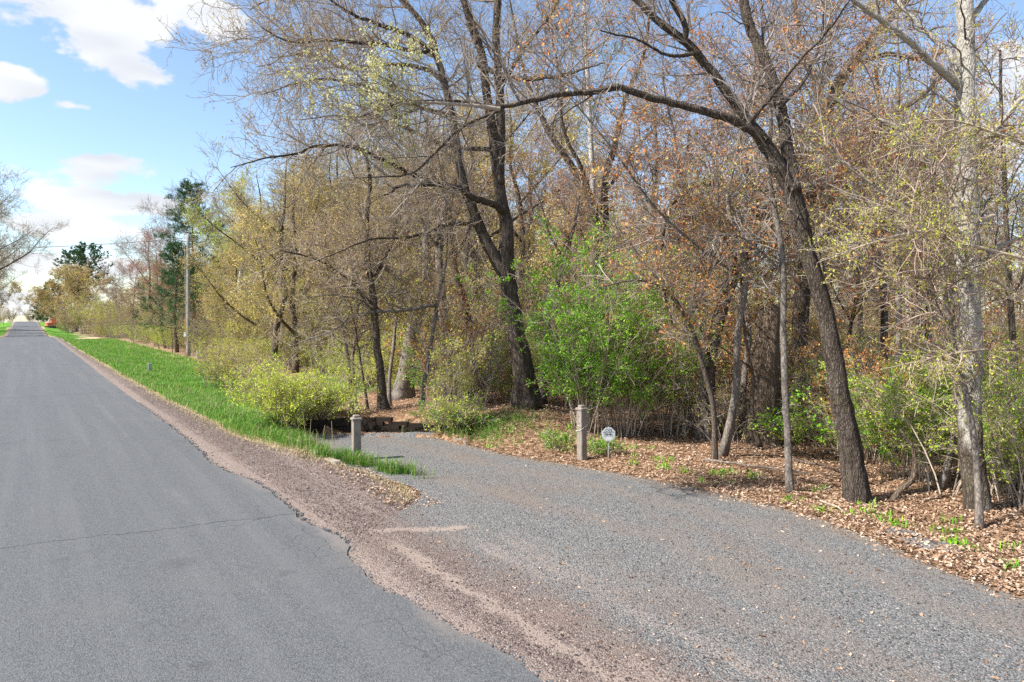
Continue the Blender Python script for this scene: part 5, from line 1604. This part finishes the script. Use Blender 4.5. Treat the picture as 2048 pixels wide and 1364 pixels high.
for z_ in (hp - .5, hp - 1.9):
    g.add(*tubes(np.array([[(.012 * z_ - .16, -.02, z_), (.012 * z_ + .16, -.02, z_ + .03)]]), np.full((1, 2), .03), 8, True))
part('bracket', g, 'metal_dark', up)
w0 = np.array([pp[0] + .1, pp[1], pp[2] + hp - .3])
w1 = np.array([-60.0, 62.0, 9.4])
s = np.linspace(0, 1, 30)[:, None]
wp = w0 * (1 - s) + w1 * s
wp[:, 2] -= (.55 * 4 * s * (1 - s))[:, 0]
wo = part('overhead_wire', Geo().add(*tubes(wp[None], np.full((1, 30), .030), 5)), 'wire', None, True)
tag(wo, 'single overhead wire crossing the road from the utility pole', 'wire')

# ---- small things in the grass
p = GT(300, 745)
mk = empty('marker_post', 'short square grey-white marker post in the roadside grass', 'post', p, .5)
g = Geo()
box(g, .17, .17, .52, (0, 0, .22), .015)
part('body', g, 'metal_grey', mk)
g = Geo()
box(g, .19, .19, .05, (0, 0, .505), .015, .9)
part('lid', g, 'metal_grey', mk)
p = GT(401, 716)
ub = empty('utility_box', 'grey utility pedestal beside the utility pole, half behind the young bush', 'box', p, .4)
g = Geo()
box(g, .50, .40, .62, (0, 0, .28), .03)
part('body', g, 'metal_grey', ub)
g = Geo()
box(g, .54, .44, .12, (0, 0, .66), .03, .9)
part('lid', g, 'metal_dark', ub)

# ---- orange excavator at the far crest
ex, ey = R2W(6.0, 232)
em = empty('excavator', 'small orange excavator parked on the grass at the far crest', 'excavator', (ex, ey, h1(ex, ey)), RA + .3)
for s in (-1, 1):
    g = Geo()
    box(g, 3.0, .5, .6, (0, s * .85, .35), .2)
    part('track', g, 'metal_dark', em)
g = Geo()
box(g, 2.6, 2.0, .9, (-.2, 0, 1.15), .2)
part('body', g, 'machine_orange', em)
g = Geo()
box(g, 1.2, 1.0, 1.3, (.4, .4, 2.2), .1, .9)
cab = part('cab', g, 'machine_orange', em)
g = Geo()
box(g, 1.23, .7, .6, (.4, .4, 2.35))
part('window', g, 'metal_dark', cab)
g = Geo()
g.add(*tubes(np.array([[(.9, -.3, 1.4), (2.4, -.3, 3.0), (3.8, -.3, 2.9)]]), np.array([[.28, .3, .22]]), 6, True))
part('boom', g, 'machine_orange', em)
g = Geo()
g.add(*tubes(np.array([[(3.8, -.3, 3.0), (4.4, -.3, 1.5)]]), np.array([[.2, .15]]), 6, True))
arm = part('arm', g, 'machine_orange', em)
g = Geo()
box(g, .8, .8, .6, (4.2, -.3, 1.1), .15, .7)
part('bucket', g, 'metal_dark', arm)
mx, my = R2W(-5.6, 262)
mb = empty('mailbox', 'tiny white mailbox by the verge across the road at the crest', 'mailbox', (mx, my, h1(mx, my)), RA)
g = Geo()
box(g, .12, .12, 1.1, (0, 0, .55))
part('post', g, 'post_wood', mb)
g = Geo()
box(g, .5, .8, .5, (0, 0, 1.3), .1)
part('box', g, 'white_plastic', mb)


# ---- fallen branches, sticks, stones
def stick(label, pts, r, mat='twig_pale', lift=.02, twigs=3, seed=0):
    w_ = []
    for px, py in pts:
        p = GT(px, py)
        w_.append([*p])
    w_ = resample(w_, 14)
    rg = R_(seed)
    w_[:, 2] += lift + r + np.abs(np.cumsum(rg.normal(0, .008, 14)))
    w_[:, :2] += np.cumsum(rg.normal(0, .012, (14, 2)), 0)
    b = w_[0].copy()
    g = Geo()
    rad = np.linspace(r, r * .45, 14)[None]
    g.add(*tubes((w_ - b)[None], rad, 7, True))
    if twigs:
        q, rq = grow(rg, (w_ - b)[None], rad, twigs, .3, 1, .5, .7, 5, .12, .05, .5, r * .2, r)
        g.add(*tubes(q, rq, 5))
    o = link('fallen_branch', g.mesh('fallen_branch'), M[mat], None, b)
    return tag(o, label, 'branch')


stick('long fallen branch lying in the shade left of the leaning trunk', [(1408, 925), (1480, 934), (1550, 945), (1618, 955)], .022, 'bark_smooth', seed=1)
stick('thin fallen branch on the litter behind the grey sapling', [(1440, 905), (1500, 900), (1570, 898)], .016, 'bark_wood', seed=2)
stick('fallen branch between the grey sapling and the leaning trunk foot', [(1590, 925), (1640, 938), (1690, 952)], .024, 'bark_wood', seed=3)
stick('short pale stick on the leaf litter in front of the leaning trunk', [(1645, 1008), (1672, 1018), (1693, 1030)], .016, 'twig_pale', twigs=0, seed=4)
stick('thin dark twig lying on the gravel drive', [(1568, 1072), (1595, 1080), (1626, 1090)], .006, 'bark_wood', .0, 1, 5)
stick('small pale twig on the gravel near the grass tip', [(972, 1013), (985, 1018), (998, 1022)], .007, 'twig_pale', .0, 0, 6)
stick('short dark stick at the tip of the grass bank', [(792, 953), (806, 953), (820, 951)], .010, 'bark_wood', .0, 0, 7)
# bowed dead branch propped in the litter right of the leaning trunk
b = GT(1782, 1003)
rows = limb([(1782, 1003, 12), (1800, 980, 12), (1824, 960, 11), (1830, 930, 10), (1824, 890, 7), (1800, 860, 4)], float(b[1]))
rows[0, 2] = b[2] - .02
q = resample(rows, 16)
o = link('dead_branch', Geo().add(*tubes((q[:, :3] - b)[None], q[None, :, 3], 7, True, bark_shape(R_(8), 1, 16, 7, .06))).mesh('dead_branch'), M['bark_dead'], None, b)
tag(o, 'crooked dead branch curving up from the litter right of the leaning trunk', 'branch')
for i, (px, py, sx, sy, lab) in enumerate([(1858, 1092, .34, .20, 'flat grey stone sunk in the litter at the drive edge'), (1805, 1068, .20, .13, 'smaller flat grey stone up the drive from the larger one')]):
    p = GT(px, py)
    a = np.linspace(0, 2 * math.pi, 11, endpoint=False)
    rg = R_(50 + i)
    rad = rg.uniform(.75, 1.1, 11)
    v = np.vstack([np.c_[sx * rad * np.cos(a) * f_, sy * rad * np.sin(a) * f_, np.full(11, z_)] for f_, z_ in ((1.05, -.05), (1, .02), (.85, .035))])
    i_ = np.arange(11)
    j_ = (i_ + 1) % 11
    o = link('flat_stone', make_mesh('flat_stone', v, [np.vstack([np.stack([i_ + 11 * q_, j_ + 11 * q_, j_ + 11 * q_ + 11, i_ + 11 * q_ + 11], 1) for q_ in (0, 1)]), (i_ + 22)[None, :]], False), M['slab'], None, p, (0, 0, -.6))
    tag(o, lab, 'stone', 'flat stones in the litter')

# dead weed stalks by the left gatepost
p = GT(625, 905)
wd = empty('dead_weeds', 'few tall straw-coloured dead weed stalks left of the gatepost', 'weeds', p)
rg = R_(71)
for px, py, tx, ty in [(603, 880, 595, 838), (614, 905, 606, 828), (618, 900, 622, 838), (648, 908, 632, 858), (640, 880, 650, 850), (662, 905, 663, 842), (590, 880, 580, 860), (632, 920, 634, 870)]:
    a, bt = P(px, py, p[1] - .3), P(tx, ty, p[1] - .3 + rg.uniform(-.2, .2))
    z_ = h1(a[0], a[1]) - .02
    a[2] = min(a[2], z_)
    q = resample(np.array([a, (a + bt) / 2 + rg.normal(0, .02, 3), bt]), 8) - p
    link('stalk', Geo().add(*tubes(q[None], np.linspace(.006, .003, 8)[None], 5)).mesh('stalk'), M['grass_dry'], wd)

# ------------------------------------------------------------------ stuff: litter, grass, stones
def scatter(n, xlo, xhi, ylo, yhi, keep, rg, wgt=None):
    """random ground points, denser close to the camera"""
    Y = ylo * (yhi / ylo) ** rg.random(n)
    X = rg.uniform(xlo, xhi, n) * Y
    m_ = keep(X, Y)
    return X[m_], Y[m_]


rg = R_(500)


def litter_keep(X, Y):
    out = ~in_poly(X, Y, DRIVE_POLY)
    woods = ~in_poly(X, Y, OPEN_POLY)
    d = poly_dist(X, Y, DRIVE_R)
    strip_ = out & (X > -1.9) & (Y > 2)
    u_, v_ = W2R(X, Y)
    onrim = (~out) & (d < .22 * rg.random(X.shape) ** 1.3 + .03) & (Y > 3)
    tip = (u_ > 4.15) & (u_ < 5.0) & (v_ > 8.6) & (v_ < 14) & (rg.random(X.shape) < .6)
    blown = (~out) & (u_ > 3.6) & (rg.random(X.shape) < .010)
    return blown | ((woods | (strip_ & (u_ > 4.8))) & (zone_grass(X, Y) < .6)) | onrim | tip


X, Y = scatter(215000, -.42, 1.25, 3.6, 30, litter_keep, rg)
n = len(X)
Z = H(X, Y, True) + .012 + .035 * rg.random(n) * (~in_poly(X, Y, DRIVE_POLY))
d = np.stack([rg.normal(size=n), rg.normal(size=n), rg.normal(0, .38, n)], 1)
d = unit(d)
sz = rg.uniform(.030, .066, n) * np.where(rg.random(n) < .06, 1.35, 1)
side = unit(np.cross(d, np.stack([rg.normal(0, .35, n), rg.normal(0, .35, n), np.ones(n)], 1)))
up_ = np.cross(side, d)
c0 = np.stack([X, Y, Z], 1)
lobes = [(0, 0, 0), (.32, .24, .10), (.48, .13, .02), (.72, .26, .12), (1, .0, .06), (.72, -.26, .12), (.48, -.13, .02), (.32, -.24, .10)]
curl = rg.uniform(-.8, 2.6, n)[:, None]
v = np.stack([c0 + (d * (a - .5) + side * b_ + up_ * cc * curl) * sz[:, None] for a, b_, cc in lobes], 1)
o = link('leaf_litter', make_mesh('leaf_litter', v.reshape(-1, 3), [np.arange(n * 8).reshape(n, 8)], False), M['litter'])
o['kind'] = 'stuff'
tag(o, 'carpet of tan and brown fallen oak leaves', 'leaves')


def grass_mesh(name, X, Y, hlo, hhi, wd, mat, label, rg, lean=.35):
    n = len(X)
    Z = H(X, Y, True) - .01
    c0 = np.stack([X, Y, Z], 1)
    hh = rg.uniform(hlo, hhi, n)[:, None]
    az = rg.uniform(0, 6.28, n)
    dr_ = np.stack([np.cos(az), np.sin(az), 0 * az], 1)
    sd = np.stack([-np.sin(az), np.cos(az), 0 * az], 1) * np.broadcast_to(wd, (n,))[:, None]
    ln = rg.uniform(.1, 1, n)[:, None] * lean
    a = c0
    b_ = c0 + dr_ * hh * ln * .35 + [0, 0, 1] * hh * .6
    t_ = c0 + dr_ * hh * ln * 1.2 + [0, 0, 1] * hh * (1 - .35 * ln)
    v = np.stack([a - sd, a + sd, b_ + sd * .8, b_ - sd * .8, t_], 1).reshape(-1, 3)
    i = np.arange(n)[:, None] * 5
    o = link(name, make_mesh(name, v, [np.hstack([i, i + 1, i + 2, i + 3]), np.hstack([i + 3, i + 2, i + 4])], False), M[mat])
    o['kind'] = 'stuff'
    return tag(o, label, 'grass')


def verge(X, Y):
    u_, v_ = W2R(X, Y)
    e = shoulder_edge(v_) + .14 * fbm(v_ * .9, v_ * 0 + 1, 3) + .02
    ok = (u_ > e) & (zone_grass(X, Y) > .5) & ~in_poly(X, Y, DRIVE_POLY) & (v_ > 9.4)
    ragged = rg.random(X.shape) < .15 + .85 * sstep(u_ - e, 0, .35)
    patch = rg.random(X.shape) < .35 + .65 * sstep(fbm(X * .55, Y * .55, 3), -.35, .15)
    return ok & ragged & patch


v_ = 9.2 * (120 / 9.2) ** rg.random(150000)
u_ = rg.uniform(3.4, 9.8, len(v_)) if False else 3.4 + (np.where(v_ < 22, 3.0, 6.6)) * rg.random(len(v_))
X, Y = R2W(u_, v_)
m_ = verge(X, Y)
X, Y = X[m_], Y[m_]
uu_, vv2 = W2R(X, Y)
tall = np.where(np.abs(uu_ - shoulder_edge(vv2) - .5) < .6, 1.0, .6)
grass_mesh('grass', X, Y, .10, .26, .0035 + .00016 * vv2, 'grass_blade', 'bright green grass along the road verge and ditch', rg, .8)
# longer tufts at the bank tip and round the gatepost
pts = []
for px, py, r_, k_ in [(790, 955, .16, 130), (770, 950, .14, 150), (710, 935, .20, 260), (690, 928, .2, 220), (735, 940, .16, 150), (655, 915, .25, 260), (620, 895, .3, 300), (585, 880, .35, 350), (540, 860, .4, 350), (830, 960, .10, 30), (815, 956, .12, 50), (846, 966, .12, 16)]:
    c_ = GT(px, py)
    pts.append(np.c_[c_[0] + rg.normal(0, r_, k_) * .7, c_[1] + rg.normal(0, r_, k_) * .5])
pts = np.vstack(pts)
grass_mesh('grass_tufts', pts[:, 0], pts[:, 1], .16, .36, .005, 'grass_blade', 'long grass tufts at the tip of the bank by the gatepost', rg, .9)
# woodland grass and little plants in the litter
X, Y = scatter(26000, -.45, .1, 18, 40, lambda X, Y: (zone_grass(X, Y) > .4) & ~in_poly(X, Y, OPEN_POLY), rg)
grass_mesh('woodland_grass', X, Y, .12, .3, .010, 'grass_blade', 'fresh green grass on the woodland floor beyond the wall', rg, .7)
pts = []
for i in range(46):
    px = rg.uniform(880, 2040)
    lo = np.interp(px, [860, 1000, 1240, 1620, 2048], [872, 905, 945, 1025, 1150])
    c_ = GT(px, lo - rg.uniform(6, 60))
    k_ = int(rg.integers(8, 34))
    pts.append(np.c_[c_[0] + rg.normal(0, .07, k_), c_[1] + rg.normal(0, .07, k_)])
pts = np.vstack(pts)
grass_mesh('litter_sprouts', pts[:, 0], pts[:, 1], .05, .14, .009, 'leaf_green', 'small green sprouts coming through the leaf litter', rg, 1.1)
v_ = 12 * (90 / 12) ** rg.random(7000)
X, Y = R2W(shoulder_edge(v_) + rg.uniform(.1, 5.5, len(v_)), v_)
m_ = (zone_grass(X, Y) > .5) & ~in_poly(X, Y, DRIVE_POLY) & (fbm(X * .5 + 9, Y * .5, 3) > .02)
grass_mesh('straw_grass', X[m_], Y[m_], .10, .30, .006, 'grass_dry', 'patches of straw-coloured dead grass in the green verge', rg, .9)
# dry grass at the shoulder edge and below the forked oak
v_ = 8.8 * (60 / 8.8) ** rg.random(9000)
X, Y = R2W(shoulder_edge(v_) + rg.normal(.0, .14, len(v_)), v_)
m_ = ~in_poly(X, Y, DRIVE_POLY)
X, Y = X[m_], Y[m_]
grass_mesh('dry_grass', X, Y, .03, .10, .005, 'grass_dry', 'short straw-coloured dry grass along the shoulder edge', rg, 1.2)
X, Y = rg.normal(-.6, .7, 1500), rg.normal(15.6, .5, 1500)
m_ = ~in_poly(X, Y, DRIVE_POLY)
grass_mesh('mound_grass', X[m_], Y[m_], .10, .26, .006, 'grass_blade', 'thin green grass on the mound below the forked oak', rg, 1.0)


def stones(name, X, Y, slo, shi, mat, label, rg, dz=.013):
    n = len(X)
    s = slo * (shi / slo) ** (rg.random(n) ** 2.2)
    Z = H(X, Y, True) + dz + s * .15
    th = np.radians([0, 72, 144, 216, 288])
    ring_ = np.c_[np.cos(th), np.sin(th), np.zeros(5)]
    base = np.vstack([ring_, [[0, 0, .55]], [[0.25, .1, .5]]])
    v = base[None] * (1 + rg.normal(0, .22, (n, 7, 1))) * s[:, None, None] * np.stack([rg.uniform(.7, 1.2, n), rg.uniform(.6, 1.0, n), rg.uniform(.6, 1.2, n)], 1)[:, None, :]
    a = rg.uniform(0, 6.28, n)
    ca, sa = np.cos(a)[:, None], np.sin(a)[:, None]
    v = np.stack([v[..., 0] * ca - v[..., 1] * sa, v[..., 0] * sa + v[..., 1] * ca, v[..., 2]], -1) + np.stack([X, Y, Z], 1)[:, None, :]
    f = np.array([[0, 1, 6], [1, 2, 5], [2, 3, 5], [3, 4, 5], [4, 0, 6], [6, 1, 5], [6, 5, 4]])
    F_ = (np.arange(n)[:, None, None] * 7 + f[None]).reshape(-1, 3)
    o = link(name, make_mesh(name, v.reshape(-1, 3), [F_], False), M[mat])
    o['kind'] = 'stuff'
    return tag(o, label, 'gravel')


def on_drive(X, Y):
    u_, v_ = W2R(X, Y)
    return in_poly(X, Y, DRIVE_POLY) & (u_ > 3.12)


X, Y = scatter(60000, -.32, .80, 4.6, 15.5, on_drive, rg)
u_, v_ = W2R(X, Y)
far_ = rg.random(len(X)) < sstep(u_ + 1.2 * fbm(X * .9, Y * .9, 3), 3.4, 4.6)
stones('loose_gravel', X[far_], Y[far_], .004, .017, 'stone', 'loose grey crushed stone on the drive', rg)
near_ = ~far_ & (rg.random(len(X)) < .85)
v_ = 4.5 * (30 / 4.5) ** rg.random(22000)
u_ = 3.08 + (shoulder_edge(v_) - 3.0) * rg.random(len(v_))
X2, Y2 = R2W(u_, v_)
m_ = ~in_poly(X2, Y2, DRIVE_POLY)
stones('shoulder_stones', np.r_[X[near_], X2[m_]], np.r_[Y[near_], Y2[m_]], .005, .019, 'stone_red', 'loose reddish stones on the road shoulder', rg)

# crumbs broken off the asphalt edge
v_ = 3.2 * (24 / 3.2) ** rg.random(5200)
u_ = np.interp(v_, vr, edge) + np.abs(rg.normal(0, .055, len(v_))) - .01
X, Y = R2W(u_, v_)
stones('asphalt_crumbs', X, Y, .006, .026, 'crumb', 'dark crumbs broken from the asphalt edge', rg, .006)

# prototypes that were never placed are not part of the place
for k in PR:
    if k not in USED:
        for c_ in list(PR[k].children):
            for d_ in list(c_.children):
                bpy.data.objects.remove(d_)
            bpy.data.objects.remove(c_)
        bpy.data.objects.remove(PR[k])
